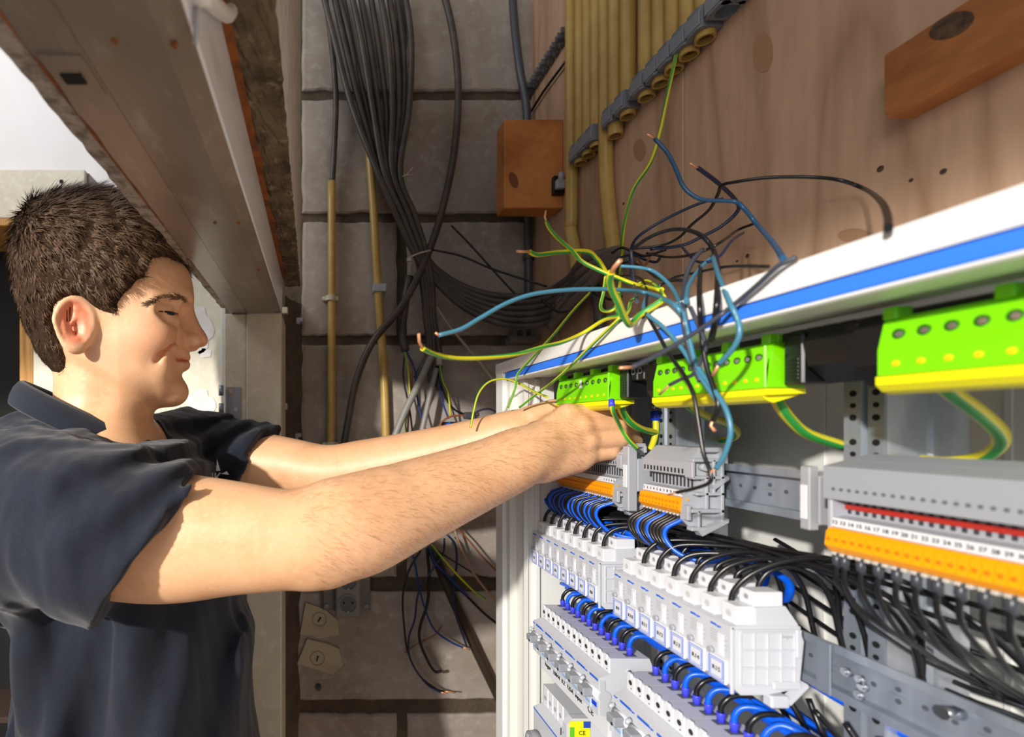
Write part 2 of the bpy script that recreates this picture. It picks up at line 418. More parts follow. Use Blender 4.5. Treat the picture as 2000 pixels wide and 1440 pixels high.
m.add(vs, [(2*i, 2*i+1, 2*i+3, 2*i+2) for i in range(80)]).build('rust_band', RUST, tc)
# mortar fill between jamb and blocks
m = MB(); rr = random.Random(5); vs = []; n = 60
for i in range(n+1):
    z = i/n*(H+.25); 
    vs += [(-.062, .93, z), (-.052+rr.uniform(-.004, .004), .955+rr.uniform(-.006, .006), z), (-.035+rr.uniform(-.006, .004), 1.0, z)]
m.add(vs, [(i*3+k, i*3+k+1, i*3+k+4, i*3+k+3) for i in range(n) for k in range(2)]).build('mortar_fillet', MORTAR, wb)

# ================================================================ things on the left
cb = empty('cupboard', (-.75, 1.0, 0), 'open cupboard with plywood edges and black interior behind the man', 'cupboard')
PEDGE = wood('plywood_edge', (214, 160, 84), (150, 98, 44), sc=(120, 4, 3), ring=6)
xa = (38-VX)*.95/F; xb = (65-VX)*.95/F; zt2 = P(0, 427, .95).z
MB().bbox(xa, xb, .95, 1.10, 0, zt2-.014, .001).build('side_panel', PEDGE, cb)
MB().bbox(-1.1, xb, .95, 1.10, zt2-.0138, zt2, .001).build('top_panel', PEDGE, cb)
MB().box(-1.1, xa-.0005, 1.09, 1.105, 0, zt2-.015).build('back_panel', mat('cupboard_black', (14, 13, 13), .9), cb)  # back panel coloured near black
for zz in (1.28, 1.0): MB().bbox(-1.1, xa-.001, .98, 1.088, zz, zz+.012, .001).build('shelf', mat('dark_shelf', (58, 44, 34), .8), cb)
rr = random.Random(2)
for i in range(3):
    a = -1.05+i*.13; s = MB().bbox(a, a+.1, 1.0, 1.085, 1.293, 1.293+.07+.03*rr.random(), .004)
    tag(s.build('storage_box', mat('dark_box', (30, 27, 26), .8)), ['dark box on the cupboard shelf, furthest left', 'dark box on the cupboard shelf, middle', 'dark box on the cupboard shelf, nearest the plywood edge'][i], 'box', 'boxes in the dark cupboard')
bd = empty('wall_board', P(85, 425, 1.06), 'cream painted board fixed above the dark cupboard', 'board')
MB().bbox(-1.1, (166-VX)*1.06/F, 1.06, 1.115, P(0, 426, 1.06).z, P(0, 331, 1.06).z, .002).build('face_board', CREAM, bd)
MB().bbox((166.5-VX)*1.07/F, (174-VX)*1.07/F, 1.07, 1.115, P(0, 405, 1.07).z, P(0, 338, 1.07).z, .001).build('return_edge', GLOSSP, bd)
p = P(120, 355, 1.06); MB().cyl(p, p-Vector((0, .001, 0)), .0045, 12).build('screw_hole', DARK, bd)
# white hook on the lintel side
hk = empty('wall_hook', P(430, 20, .17*1.0), 'white plastic hook screwed to the white side of the lintel', 'hook')
d0 = .0588*F/(VX-398); c = P(398, 0, d0)
c = Vector((-.0588, .30, H+.185+.050)); 
def hp(x, y): # point on a plane just off the lintel side
    d = .052*F/(VX-x); return P(x, y, d)
m = MB(); m.tube(smooth_path([hp(404, -18), hp(412, 2), hp(428, 18), hp(445, 28), hp(452, 16)], 6), .0042, 10); m.build('hook_arm', WHITE, hk)
m = MB(); a = hp(402, -16); m.cyl(Vector((-.0588, a.y, a.z)), a+Vector((.003, 0, 0)), .006, 14); m.build('hook_base', WHITE, hk)
m = MB(); b = hp(404, 10); m.tube([b+Vector((-.005, 0, 0)), b+Vector((-.0055, 0, -.018))], .0012, 6); m.build('hook_pin', GPLA, hk)

# ================================================================ things on the back wall
def conduit(name, pts, r, label, m=CONDUIT, n=14, group=None, inner=True):
    e = empty(name, pts[-1], label, 'conduit', group)
    sp = smooth_path(pts, 6); MB().tube(sp, r, n).build('pipe', m, e)
    return e
YB = .985
c1 = conduit('conduit', [P(648, 355, YB), P(648, 600, YB), P(646, 900, YB)], .0082, 'straight cream conduit pipe on the block wall, nearest the door jamb')
c2 = conduit('conduit', [P(719, 257, YB), P(729, 400, YB), P(738, 560, YB), P(748, 700, YB), P(755, 880, YB)], .0085, 'slanting cream conduit pipe on the block wall with a grey square clip')
def clip(x, y, m, e, w=.013):
    p = P(x, y, YB); s = MB(); s.bbox(p.x-w, p.x+w, p.y-.0105, p.y+.014, p.z-.008, p.z+.008, .001); return s.build('pipe_clip', m, e)
clip(741, 564, GPLA, c2)
for yy in (583, 868): 
    p = P(646, yy, YB); s = MB().ring(p-Vector((0, 0, .005)), (0, 0, 1), .0083, .0105, .01, 16); s.bbox(p.x-.017, p.x-.009, p.y-.002, p.y+.014, p.z-.004, p.z+.004, .001); s.bbox(p.x+.009, p.x+.015, p.y-.002, p.y+.014, p.z-.004, p.z+.004, .001); s.build('pipe_clip', CREAM, c1)
GCON = mat('dark_grey_conduit', (72, 74, 82), .4)
gc = conduit('conduit', [P(1000, -20, .975), P(1006, 60, .975), P(1016, 140, .975), P(1027, 200, .98), P(1030, 260, .985), P(1031, 420, .985), P(1032, 560, .985), P(1033, 640, .985)], .0078, 'dark grey conduit running down the corner behind the timber block', GCON)
p = P(1032, 503, .985); s = MB().ring(p-Vector((0, 0, .004)), (0, 0, 1), .008, .0105, .008, 14); s.bbox(p.x+.008, p.x+.021, p.y-.002, p.y+.01, p.z-.004, p.z+.004, .0008); s.build('pipe_clip', GCON, gc)

# timber block in the corner
TIMB = wood('stained_timber', (214, 140, 72), (170, 98, 42), sc=(4, 6, 5), ring=7)
tb = empty('timber_block', P(1040, 425, .89), 'orange-brown timber block in the corner beside the upright yellow conduits', 'block')
zb_, zt_ = P(0, 406, .87).z, P(0, 233, .87).z
MB().bbox(P(985, 0, .87).x, .4398, .87, .9075, zb_, zt_, .0015).build('block_body', TIMB, tb)
BKT = mat('black_bracket', (14, 14, 15), .5)
m = MB(); p = P(1090, 363, .865); m.bbox(p.x-.010, p.x+.010, .860, .8695, p.z-.016, p.z+.016, .001); m.build('black_bracket', BKT, tb)
m = MB(); p = P(1096, 358, .855); m.bbox(p.x-.009, p.x+.006, .851, .8595, p.z-.010, p.z+.006, .001); m.cyl(p+Vector((0, 0, .004)), p+Vector((0, 0, .018)), .005, 12); m.build('grey_clip', GPLA, tb)
c = P(1010, 360, .8698); m = MB(); m.add([P(1003+9*math.cos(a)+4*math.sin(a), 352+16*math.sin(a), .8697) for a in [2*math.pi*i/14 for i in range(14)]], [tuple(range(14))]); m.build('knot', mat('warm_knot', (128, 72, 34), .7), tb)

# bundle of sheathed cables
BN = 'dark sheathed cables hanging on the block wall'
def cable(pts, r, label, m=CABLE, group=BN, name='sheathed_cable', cat='cable', n=8, k=7):
    sp = smooth_path(pts, k); o = MB().tube(sp, r, n).build(name, m); return tag(o, label, cat, group)
rr = random.Random(11)
tops = [(648, 'leftmost'), (668, 0), (684, 0), (700, 0), (716, 0), (735, 0), (752, 0), (768, 0), (782, 0), (797, 0)]
for i, (tx, _) in enumerate(tops):
    mid = 1-(i/9); off = (i-4.5)
    dd = .955+.014*((i*7) % 3)/2
    pts = [P(tx-22+i*1.5, -30, dd), P(tx+6, 80+10*(i % 3), dd), P(tx+40-i*4.2, 210, dd), P(758+off*5.2, 330+(i % 2)*8, dd-.006), P(792+off*4.0, 420, dd-.008), P(822+off*2.6, 498, dd-.01)]
    if i in (0, 2, 3, 5, 7, 8):     # swing right into the coil
        j = (0, 2, 3, 5, 7, 8).index(i)
        pts += [P(852+j*3, 552-j*3, .955), P(910+j*2, 603-j*7.5, .945), P(985, 634-j*11, .925), P(1058, 634-j*12, .86), P(1106, 608-j*12, .80), P(1140, 572-j*11, .75), P(1172, 535-j*8, .71), P(1205, 512-j*5+i, .68)]
        fate = 'sweeping right into the coil'
    else:
        j = (1, 4, 6, 9).index(i)
        pts += [P(826+j*6, 560, .955), P(832+j*5, 620, .955), P([836, 842, 848, 858][j], 690, .96), P([812, 840, 846, 857][j], 740+j*8, .965)]
        fate = 'dropping below the tie'
    cable(pts, .0062, f'dark sheathed cable, {ORD[i]} from the left at the bundle top, {fate}')
cable([P(632, -30, .97), P(648, 90, .97), P(656, 190, .975), P(653, 290, .982), P(649, 358, YB)], .0058, 'dark cable that drops from above into the conduit nearest the jamb')
cable([P(655, -30, .965), P(684, 80, .965), P(702, 190, .97), P(719, 262, YB)], .006, 'dark cable that runs down into the slanting conduit')
cable([P(862, -30, .965), P(884, 60, .965), P(895, 170, .965), P(888, 290, .96), P(866, 400, .95), P(838, 490, .945), P(790, 590, .95), P(728, 668, .96), P(697, 740, .965), P(684, 800, .965), P(668, 890, .965)], .0072, 'thick dark cable bowing out right of the bundle and crossing it at the tie')
GS = mat('grey_sheath', (142, 140, 136), .4)
cable([P(845, 690, .945), P(820, 745, .94), P(793, 800, .935), P(768, 862, .93), P(752, 920, .93)], .0068, 'light grey cable slanting down left behind the arm', GS)
cable([P(852, 720, .955), P(838, 780, .95), P(822, 850, .945), P(808, 900, .945)], .0055, 'thinner light grey cable slanting down beside its thicker neighbour', GS)
cable([P(800, 540, .965), P(790, 600, .965), P(785, 650, .965), P(792, 686, .965)], .0085, 'short dark cable end left of the bundle with its cores spilling out')
cable([P(852, 600, .96), P(880, 640, .97), P(930, 700, .975), P(985, 770, .975), P(1010, 800, .975)], .0028, 'thin cream cable running slanting to the cabinet corner', mat('cream_sheath', (176, 168, 150), .5))
# blocks' dark straight lower cable
cable([P(845, 1075, .975), P(880, 1160, .98), P(925, 1260, .985), P(985, 1385, .985), P(1010, 1440, .985)], .0095, 'thick brown-black cable slanting down the wall below the arm', mat('brown_black_sheath', (54, 44, 32), .5))
# ties
def tie(pts, r, label, m=BLK):
    o = MB().tube(smooth_path(pts, 6), r, 6).build('cable_tie', m); return tag(o, label, 'cable tie', 'cable ties')
TIEW = mat('natural_nylon', (196, 190, 182), .4)
e = empty('cable_tie', P(820, 500, .94), 'pale nylon tie round the cable bundle where it fans out', 'cable tie', 'cable ties')
MB().tube(smooth_path([P(795, 506, .952), P(806, 500, .935), P(822, 494, .932), P(838, 490, .936), P(846, 489, .955)], 6), .0016, 6).build('tie_strap', TIEW, e)
p = P(799, 508, .94); MB().bbox(p.x-.004, p.x+.004, p.y-.004, p.y+.004, p.z-.003, p.z+.003, .0006).build('tie_head', TIEW, e)
e = empty('cable_tie', P(795, 340, .94), 'pale nylon tie high on the cable bundle', 'cable tie', 'cable ties')
MB().tube(smooth_path([P(782, 348, .955), P(790, 343, .94), P(800, 342, .94), P(808, 341, .955)], 6), .0014, 6).build('tie_strap', TIEW, e)
MB().tube(smooth_path([P(792, 343, .94), P(799, 336, .935), P(807, 327, .93)], 6), .001, 5).build('tie_tail', TIEW, e)
tie([P(845, 488, .94), P(900, 500, .93), P(960, 525, .92), P(1030, 548, .905), P(1068, 560, .89)], .0019, 'long black cable tie tail pointing right from the bundle towards the coil')
tie([P(882, 441, .94), P(920, 480, .93), P(965, 530, .92), P(1000, 568, .91), P(1022, 590, .90)], .0019, 'long black cable tie tail crossing the other one')
tie([P(1058, 585, .82), P(1075, 600, .80), P(1092, 610, .78), P(1108, 608, .77)], .0022, 'black tie around the lower part of the coil')
tie([P(1150, 560, .72), P(1165, 575, .69), P(1195, 585, .67), P(1215, 578, .66)], .0022, 'black tie around the coil above the cabinet')
# flat grey holder tail of cables
cable([P(1160, 560, .74), P(1168, 585, .72), P(1172, 620, .71), P(1170, 670, .71)], .0085, 'thick dark cable dropping from the coil behind the cabinet top', group='dark cables in the coil on the plywood')
GCH = mat('grey_channel', (92, 88, 84), .5)
for j in range(4):
    cable([P(1075+j*8, 640-j*22, .84-.01*j), P(1110+j*4, 600-j*23, .79), P(1145, 566-j*20, .74), P(1178, 528-j*10, .70), P(1208, 506-j*5, .665), P(1232, 500+j*5, .64)], .0075, f'thick grey-brown cable in the coil on the plywood, {ORD[j]} from below', mat('grey_brown_sheath', (104, 94, 86), .5), 'thick cables in the coil on the plywood')

# ---- double socket and its backing box
SOCK = mat('socket_grey', (128, 126, 124), .4)
so = empty('double_socket', P(680, 1205, .97), 'grey surface-mounted double socket below the arm', 'socket')
zt_, zb_ = P(0, 1115, .965).z, P(0, 1207, .965).z
zt_ = P(0, 1095, .965).z
MB().bbox(P(655, 0, .965).x, P(705, 0, .965).x, .965, 1.0, zb_, zt_, .003).build('socket_housing', SOCK, so)
for yy in (1136, 1180):
    p = P(680, yy, .9645)
    s = MB().ring(p+Vector((0, -.0018, 0)), (0, 1, 0), .0165, .0195, .002, 24).build('socket_ring', SOCK, so)
    MB().cyl(p+Vector((0, .0002, 0)), p+Vector((0, .001, 0)), .0168, 24).build('socket_face', mat('socket_well', (88, 88, 90), .4), so)
    for dx in (-.0085, .0085):
        q = p+Vector((dx, 0, .002)); MB().cyl(q, q-Vector((0, .0006, 0)), .0024, 10).build('pin_hole', DARK, s)
    q = p+Vector((0, 0, -.0145)); MB().bbox(q.x-.002, q.x+.002, q.y-.003, q.y, q.z-.002, q.z+.002, .0004).build('earth_clip', STEEL, s)
jb = empty('junction_box', P(700, 1190, .985), 'flat grey box fixed behind the double socket', 'box')
MB().bbox(P(630, 0, .985).x, P(723, 0, .985).x, .982, 1.0, P(0, 1192, .985).z, P(0, 1085, .985).z, .002).build('box_body', mat('box_grey', (108, 104, 100), .5), jb)
for xx in (638, 716):
    p = P(xx, 1184, .981); MB().cyl(p, p+Vector((0, -.002, 0)), .005, 12).build('fixing_boss', SOCK, jb)

# ---- two tilted plates with slotted keyholes
def plate(pts, kx, ky, ang, label):
    e = empty('key_plate', P(kx, ky+30, .995), label, 'plate', 'cream keyhole plates low on the wall')
    f = [P(x, y, .9935) for x, y in pts]; b = [p+Vector((0, .006, 0)) for p in f]
    n = len(f); m = MB(); m.add(f+b, [tuple(range(n))]+[(i, i+n, (i+1) % n+n, (i+1) % n) for i in range(n)]).build('plate_body', mat('aged_cream', (182, 172, 146), .5, var=(20, (164, 152, 126), .4, .7)), e)
    c = P(kx, ky, .9932); MB().ring(c, (0, -1, 0), .0135, .0150, .0008, 24).build('key_ring', mat('aged_cream_dark', (140, 128, 104), .5), e)
    d = Vector((math.cos(ang), 0, math.sin(ang))); MB().tube([c-d*.006+Vector((0, -.0006, 0)), c+d*.003+Vector((0, -.0006, 0)), c+d*.0045+Vector((0, -.0006, 0))], [.0012, .0016, .0028], 8).build('keyhole', DARK, e)
plate([(597, 1178), (634, 1190), (660, 1212), (662, 1240), (620, 1247), (610, 1240), (586, 1240)], 624, 1210, math.radians(60), 'upper cream keyhole plate left of the socket')
plate([(600, 1249), (640, 1258), (662, 1268), (670, 1300), (650, 1318), (580, 1297)], 620, 1286, math.radians(75), 'lower cream keyhole plate hanging tilted')
tag(MB().tube(smooth_path([P(560, 1140, .99), P(566, 1200, .99), P(572, 1320, .99), P(574, 1440, .99)], 4), .003, 6).build('thin_pipe', CREAM), 'thin cream pipe running down beside the jamb', 'pipe')
p = P(622, 1342, .998); s = MB(); s.cyl(p+Vector((0, .002, 0)), p-Vector((0, .005, 0)), .006, 10); s.cyl(p-Vector((0, .005, 0)), p-Vector((0, .007, 0)), .003, 8); tag(s.build('wall_plug', mat('grey_metal', (80, 80, 84), .5, .5)), 'small dark fixing stub sticking out of a lower block', 'fixing')
for (xx, yy, lab) in ((557, 607, 'small cream wedge in the mortar at lintel height'), (556, 794, 'small cream wedge in the mortar beside the hinge')):
    p = P(xx, yy, .93); tag(MB().bbox(p.x-.008, p.x+.005, .925, .955, p.z-.006, p.z+.006, .001).build('wooden_wedge', CREAM), lab, 'wedge')
for (xx, yy, lab) in ((578, 625, 'crumpled grey clip in the mortar joint near the jamb top'), (575, 850, 'rusty metal tie stub set in the block edge near the arm')):
    p = P(xx, yy, .985); s = MB(); s.bbox(p.x-.014, p.x+.014, p.y-.004, p.y+.02, p.z-.004, p.z+.004, .001); s.bbox(p.x-.004, p.x+.008, p.y-.008, p.y+.02, p.z-.009, p.z+.003, .001); tag(s.build('metal_clip', GPLA), lab, 'clip')

# ================================================================ things on the plywood wall
XC = .429
CL = mat('grey_clip_plastic', (120, 124, 134), .45)
def cz(x): return F*XC/(x-VX)
cond = [(1116, 'long', 'left edge of the group, running down to the coil'), (1134.5, 305, 0), (1150, 300, 0), (1165.7, 290, 0), (1183, 'long2', 'it bends below the clips and runs to the coil'),
        (1202, 268, 0), (1226.4, 235, 0), (1263, 195, 0), (1290.7, 170, 0), (1316.7, 140, 0), (1346, 110, 0), (1377.5, 84, 0)]
ztop = H+1.15
zc = H+.433
for i, (x, e_, lb) in enumerate(cond):
    Y = cz(x); 
    lab = f'cream conduit pipe on the plywood wall, {ORD[i]} from the left'
    if e_ == 'long':
        pts = [(XC, Y, ztop), (XC, Y, H+.6), (XC, Y, H+.36), Q(1113, 440, XC), Q(1122, 490, XC), Q(1127, 530, XC)]
    elif e_ == 'long2':
        pts = [(XC, Y, ztop), (XC, Y, H+.6), (XC, Y, H+.44), Q(1184, 340, XC), Q(1189, 410, XC), Q(1197, 480, XC), Q(1200, 510, XC)]
    else:
        ze = zc+(-.006 if i != 5 else -.016)
        pts = [(XC, Y, ztop), (XC, Y, (ztop+ze)/2), (XC, Y, ze)]
    ee = empty('conduit', (XC, Y, zc), lab, 'conduit', 'cream conduits running up the plywood wall')
    MB().tube(smooth_path(pts, 8), .0098, 16, caps=False).build('pipe', CONDUIT, ee)
    if not isinstance(e_, str):
        MB().ring((XC, Y, ze), (0, 0, 1), .0075, .0099, .006, 18).build('pipe_rim', CONDUIT, ee)
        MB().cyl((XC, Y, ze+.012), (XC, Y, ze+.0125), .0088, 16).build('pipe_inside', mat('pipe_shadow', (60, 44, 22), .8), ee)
# grey clips: one clip per conduit, joined edge to edge
def clipunit(Y, z, label, w=.0118, wide=1):
    e = empty('conduit_clip', (XC, Y, z), label, 'clip', 'grey conduit clips')
    n = 20; hole = .0101; x0, x1 = XC-.0145, .4398; vs = []; outer = []
    for k in range(n):
        a = 2*math.pi*(k+.5)/n; cx, cy = math.cos(a), math.sin(a)
        s_ = min((x1-XC if cx > 0 else XC-x0)/abs(cx) if abs(cx) > 1e-6 else 9, w/abs(cy) if abs(cy) > 1e-6 else 9)
        outer.append((XC+cx*s_, Y+cy*s_))
    corners = []
    vs = [(p[0], p[1], zz) for zz in (z, z+.024) for p in outer]+[(XC+math.cos(2*math.pi*(k+.5)/n)*hole, Y+math.sin(2*math.pi*(k+.5)/n)*hole, zz) for zz in (z, z+.024) for k in range(n)]
    fs = []
    for k in range(n):
        k2 = (k+1) % n
        fs += [(k, k2, n+k2, n+k), (2*n+k, 3*n+k, 3*n+k2, 2*n+k2), (k, 2*n+k, 2*n+k2, k2), (n+k, n+k2, 3*n+k2, 3*n+k)]
    MB().add(vs, fs).build('clip_body', CL, e)
    MB().bbox(x0-.0008, x0+.001, Y-w*.9, Y+w*.9, z+.003, z+.019, .0004).build('clip_label_face', mat('grey_clip_light', (136, 141, 152), .4), e)
    return e
for i, (x, e_, lb) in enumerate(cond):
    if i in (0, 4): continue
    clipunit(cz(x), zc, f'grey conduit clip holding the foot of the cream pipe {ORD[i]} from the left')
for i, x in enumerate((1420, 1452)):
    clipunit(F*XC/(x-VX), zc+.002, ['grey empty conduit clip right of the last conduit', 'grey empty conduit clip nearest the top edge of the photo'][i], w=.0125)
m = MB(); Y = cz(1250); m.bbox(XC-.012, XC-.002, Y-.007, Y+.007, zc+.004, zc+.02, .001); tag(m.build('conduit_clip_link', CL), 'open hooked link between two grey clip rows', 'clip', 'grey conduit clips')
# row of empty clips higher up in the corner
for i in range(8):
    Y = .99-i*.0205; z = H+.683
    s = MB(); s.bbox(.432, .4398, Y-.007, Y+.007, z-.006, z+.008, .001); s.bbox(.420, .434, Y-.0075, Y-.0045, z-.004, z+.006, .0006); s.bbox(.420, .434, Y+.0045, Y+.0075, z-.004, z+.006, .0006)
    tag(s.build('pipe_clip', mat('grey_clip_dim', (104, 104, 108), .5)), f'empty grey pipe clip in the corner row, {ORD[i]} from the back wall', 'clip', 'empty pipe clips high in the corner')
tag(MB().tube([Q(1037, 218, .434), Q(1062, 178, .434), Q(1106, 118, .434)], .0025, 6).build('thin_cable', BLACKW), 'thin black cable slanting behind the conduits in the corner', 'cable')
# timber batten at top right
tbm = empty('timber_batten', (.43, .2, H+.23), 'orange-brown timber batten with a dark knot fixed high on the plywood', 'batten')
MB().prism([(.418, H+.230), (.4215, H+.2265), (.4398, H+.2265), (.4398, H+.273), (.418, H+.273)], -.3, .3585).build('batten_body', wood('batten_timber', (176, 112, 60), (122, 68, 30), sc=(5, 3, 10), ring=8), tbm)
c = Vector((.4177, .418*F/(1858-VX), H+(VY-50)*(.418*F/(1858-VX))/F))
ring = [c+Vector((0, .0115*math.cos(a), .008*math.sin(a)+.004*math.cos(a))) for a in [2*math.pi*i/16 for i in range(16)]]
MB().add(ring, [tuple(range(16))]).build('knot', KN, tbm)
# small grey bracket on the corner left of cabinet
br = empty('pipe_bracket', P(1020, 665, .95), 'grey pipe bracket on the wall just above the cabinet corner', 'bracket')
p = P(1018, 662, .95); MB().bbox(p.x-.02, p.x+.035, p.y, p.y+.03, p.z-.006, p.z+.006, .001).build('bracket_bar', mat('dim_grey', (112, 108, 102), .5), br)
for dx in (-.012, .006, .022): MB().bbox(p.x+dx-.003, p.x+dx+.003, p.y-.004, p.y+.03, p.z+.005, p.z+.022, .001).build('bracket_arm', mat('dim_grey', (112, 108, 102), .5), br)
# ================================================================ distribution cabinet
FX = .242            # front plane of the frame
cbn = empty('distribution_cabinet', (.34, .35, H-.55), 'open white enamelled distribution cabinet on the plywood wall, blue seal along its frame', 'cabinet')
YF, YN = .661, -.14  # far and near ends
BACKM = mat('cabinet_back_white', (226, 226, 222), 0.42)
# top frame rail
MB().prism([(.2424, H+.0692), (.242, H+.0705), (.242, H+.0815), (.2432, H+.0835), (.247, H+.0845), (.300, H+.0845), (.300, H+.0815), (.2475, H+.0810), (.2475, H+.0692)], YN, YF-.0004).build('frame_rail', WHITE, cbn)
MB().bbox(.2422, .2474, YN, .628, H+.0606, H+.0684, .0008).build('blue_seal', mat('blue_seal', (52, 126, 246), .5), cbn)
MB().box(.2455, .2474, YN, .628, H+.0684, H+.0694).build('seal_groove', mat('groove_navy', (18, 44, 120), .5), cbn)
MB().prism([(.242, H+.0592), (.242, H+.0604), (.2475, H+.0604), (.2475, H+.0810), (.287, H+.0810), (.287, H+.0600), (.265, H+.0600), (.264, H+.0585), (.2434, H+.0584)], YN, .62).build('inner_lip', WHITE, cbn)
MB().bbox(.300, .4395, YN, YF-.0006, H+.0815, H+.0845, .0008).build('top_panel', WHITE, cbn)
# far side frame (jamb)
ZB = H-.62
MB().prism([(.2422, YF-.002), (.2436, YF-.0005), (.300, YF), (.300, .655), (.2475, .655), (.2475, .636), (.2424, .636), (.242, .637)], ZB, H+.0690, axis='z').build('frame_post', WHITE, cbn)
MB().prism([(.2475, .6358), (.2475, .626), (.256, .6255), (.258, .612), (.2565, .604), (.262, .604), (.262, .6358)], ZB, H+.0582, axis='z').build('frame_return', mat('side_white', (222, 222, 216), .4), cbn)
MB().bbox(.2622, .4395, .606, .610, ZB, H+.0800, .0005).build('side_panel', BACKM, cbn)
MB().bbox(.270, .276, .602, .6058, ZB, H+.058, .0008).build('side_rib', BACKM, cbn)
MB().bbox(.30, .4395, .655, .660, ZB, H+.0812, .0005).build('outer_side', WHITE, cbn)
MB().bbox(.430, .4395, YN, .6058, ZB, H+.0813, .0005).build('back_panel', BACKM, cbn)
# pressed hollows and ridges of the back panel
for (a, b, z0, z1) in ((.30, .415, -.055, .045), (.06, .255, -.055, .045)):
    m = MB(); m.bbox(.4285, .4299, a, a+.004, H+z0-.5, H+.078, .0004); m.bbox(.4285, .4299, b-.004, b, H+z0-.5, H+.078, .0004); m.build('pressed_ridge', BACKM, cbn)
for (yy, zz) in ((.40, -.012), (.262, -.010), (.355, -.090), (.21, -.09), (.33, -.2)):
    m = MB(); m.ring((.4299, yy, H+zz), (-1, 0, 0), .004, .0055, .001, 14); m.build('fixing_boss', BACKM, cbn)
MB().bbox(.2424, .4395, YN, YF-.002, ZB-.004, ZB, .001).build('bottom_panel', WHITE, cbn)

# ---------------------------------------------------------------- upright perforated posts
def post(Y0, label, z0=H-.55, z1=H+.06):
    e = empty('mounting_post', (.36, Y0, z0), label, 'post', 'perforated steel posts inside the cabinet')
    # flange facing the opening (x = .345), web running away (+x), rear flange
    w_ = .023
    m = MB()
    m.prism([(.345, Y0), (.345, Y0-.010), (.3475, Y0-.0115), (.3475, Y0-.0125), (.345, Y0-.014), (.345, Y0-w_), (.3465, Y0-w_), (.3465, Y0-.0146), (.349, Y0-.013), (.349, Y0-.011), (.3465, Y0-.0096), (.3465, Y0)], z0, z1, axis='z')
    m.prism([(.3466, Y0-.001), (.395, Y0-.001), (.395, Y0-.0025), (.3466, Y0-.0025)], z0, z1, axis='z')
    m.build('front_flange', STEEL, e)
    m = MB(); m.prism([(.3466, Y0-w_+.001), (.372, Y0-w_+.001), (.3735, Y0-w_-.001), (.376, Y0-w_-.001), (.377, Y0-w_+.001), (.398, Y0-w_+.001), (.398, Y0-w_+.0025), (.3466, Y0-w_+.0025)], z0, z1, axis='z')
    m.build('side_web', STEEL2 if False else mat('rolled_steel', (198, 204, 214), .3, .6, var=(40, (168, 176, 188), .4, .6), stretch=(1, 1, .3)), e)
    m = MB(); k = 0; z = z1-.008
    while z > z0 and k < 200:
        if k % 4 != 3:
            for yy in (Y0-.0055, Y0-.0185): m.cyl((.3451, yy, z), (.3447, yy, z), .0017 if k % 2 else .0021, 10)
        z -= .0078; k += 1
    tag(m.build('punched_holes', DARK, e), kind='stuff')
    return e
post(F*.345/(1648-VX), 'perforated steel post left of the white cable loops, nearest the camera')
p2 = post(F*.345/(1284-VX), 'perforated steel post carrying the earth symbol and a blue crimp lug')
post(.602, 'perforated steel post at the far end of the cabinet, behind the hand', z0=H-.55)
# earth symbol sticker + lug on the second post
Yp = F*.345/(1284-VX)
cs = Vector((.3446, Yp-.0055, 0)); cs.z = P(1289, 778, cs.y).z
MB().cyl(cs, cs-Vector((.0004, 0, 0)), .0058, 24).build('earth_sticker', WPLA2, p2)
m = MB()
for i, (hw) in enumerate((.0034, .0022, .001)): m.box(cs.x-.0007, cs.x-.0004, cs.y-hw, cs.y+hw, cs.z-.0006-i*.0014, cs.z-.0001-i*.0014)
m.box(cs.x-.0007, cs.x-.0004, cs.y-.0003, cs.y+.0003, cs.z-.0006, cs.z+.003)
m.build('earth_symbol', INK, p2)
b = Vector((.3445, Yp+.0015, P(1279, 795, Yp).z)); m = MB(); m.cyl(b, b-Vector((.004, 0, 0)), .0035, 6); m.cyl(b-Vector((.004, 0, 0)), b-Vector((.0052, 0, 0)), .0022, 10); m.build('lug_bolt', STEEL2, p2)

# ---------------------------------------------------------------- DIN rails (top-hat profile)
def rail(zc_, Y0, Y1, label, X=.330, hgt=.034):
    e = empty('din_rail', (X, (Y0+Y1)/2, zc_), label, 'rail', 'steel mounting rails across the cabinet')
    t = .0012; h2 = hgt/2; lip = .0055
    prof = [(X, zc_+h2), (X, zc_+h2-lip), (X+.007, zc_+h2-lip), (X+.007, zc_-h2+lip), (X, zc_-h2+lip), (X, zc_-h2), (X+t, zc_-h2), (X+t, zc_-h2+lip-t), (X+.007+t, zc_-h2+lip-t),
            (X+.007+t, zc_+h2-lip+t), (X+t, zc_+h2-lip+t), (X+t, zc_+h2)]
    MB().prism(prof[::-1], Y0, Y1).build('rail_profile', STEEL, e)
    m = MB(); y = Y0+.012; k = 0
    while y < Y1-.01:
        if k % 3 == 0:
            m.tube([(X+.0069, y-.004, zc_), (X+.0069, y+.004, zc_)], .0001, 4)
        for dz in ((0,) if k % 3 else (0.0035, -.0035)): m.cyl((X+.0071, y, zc_+dz), (X+.0066, y, zc_+dz), .0015, 10)
        y += .0125; k += 1
    tag(m.build('punched_holes', mat('hole_grey', (74, 80, 90), .6), e), kind='stuff')
    return e
r1 = rail(H-.0475, .2, .602, 'upper steel rail carrying the grey terminal blocks')
r2 = rail(H-.1565, .12, .602, 'middle steel rail carrying the row of contactors, screwed to the near post')
r3 = rail(H-.254, .12, .602, 'lower steel rail carrying the rows of circuit breakers')
r4 = rail(H-.345, .12, .602, 'lowest steel rail holding the device with the yellow sticker')
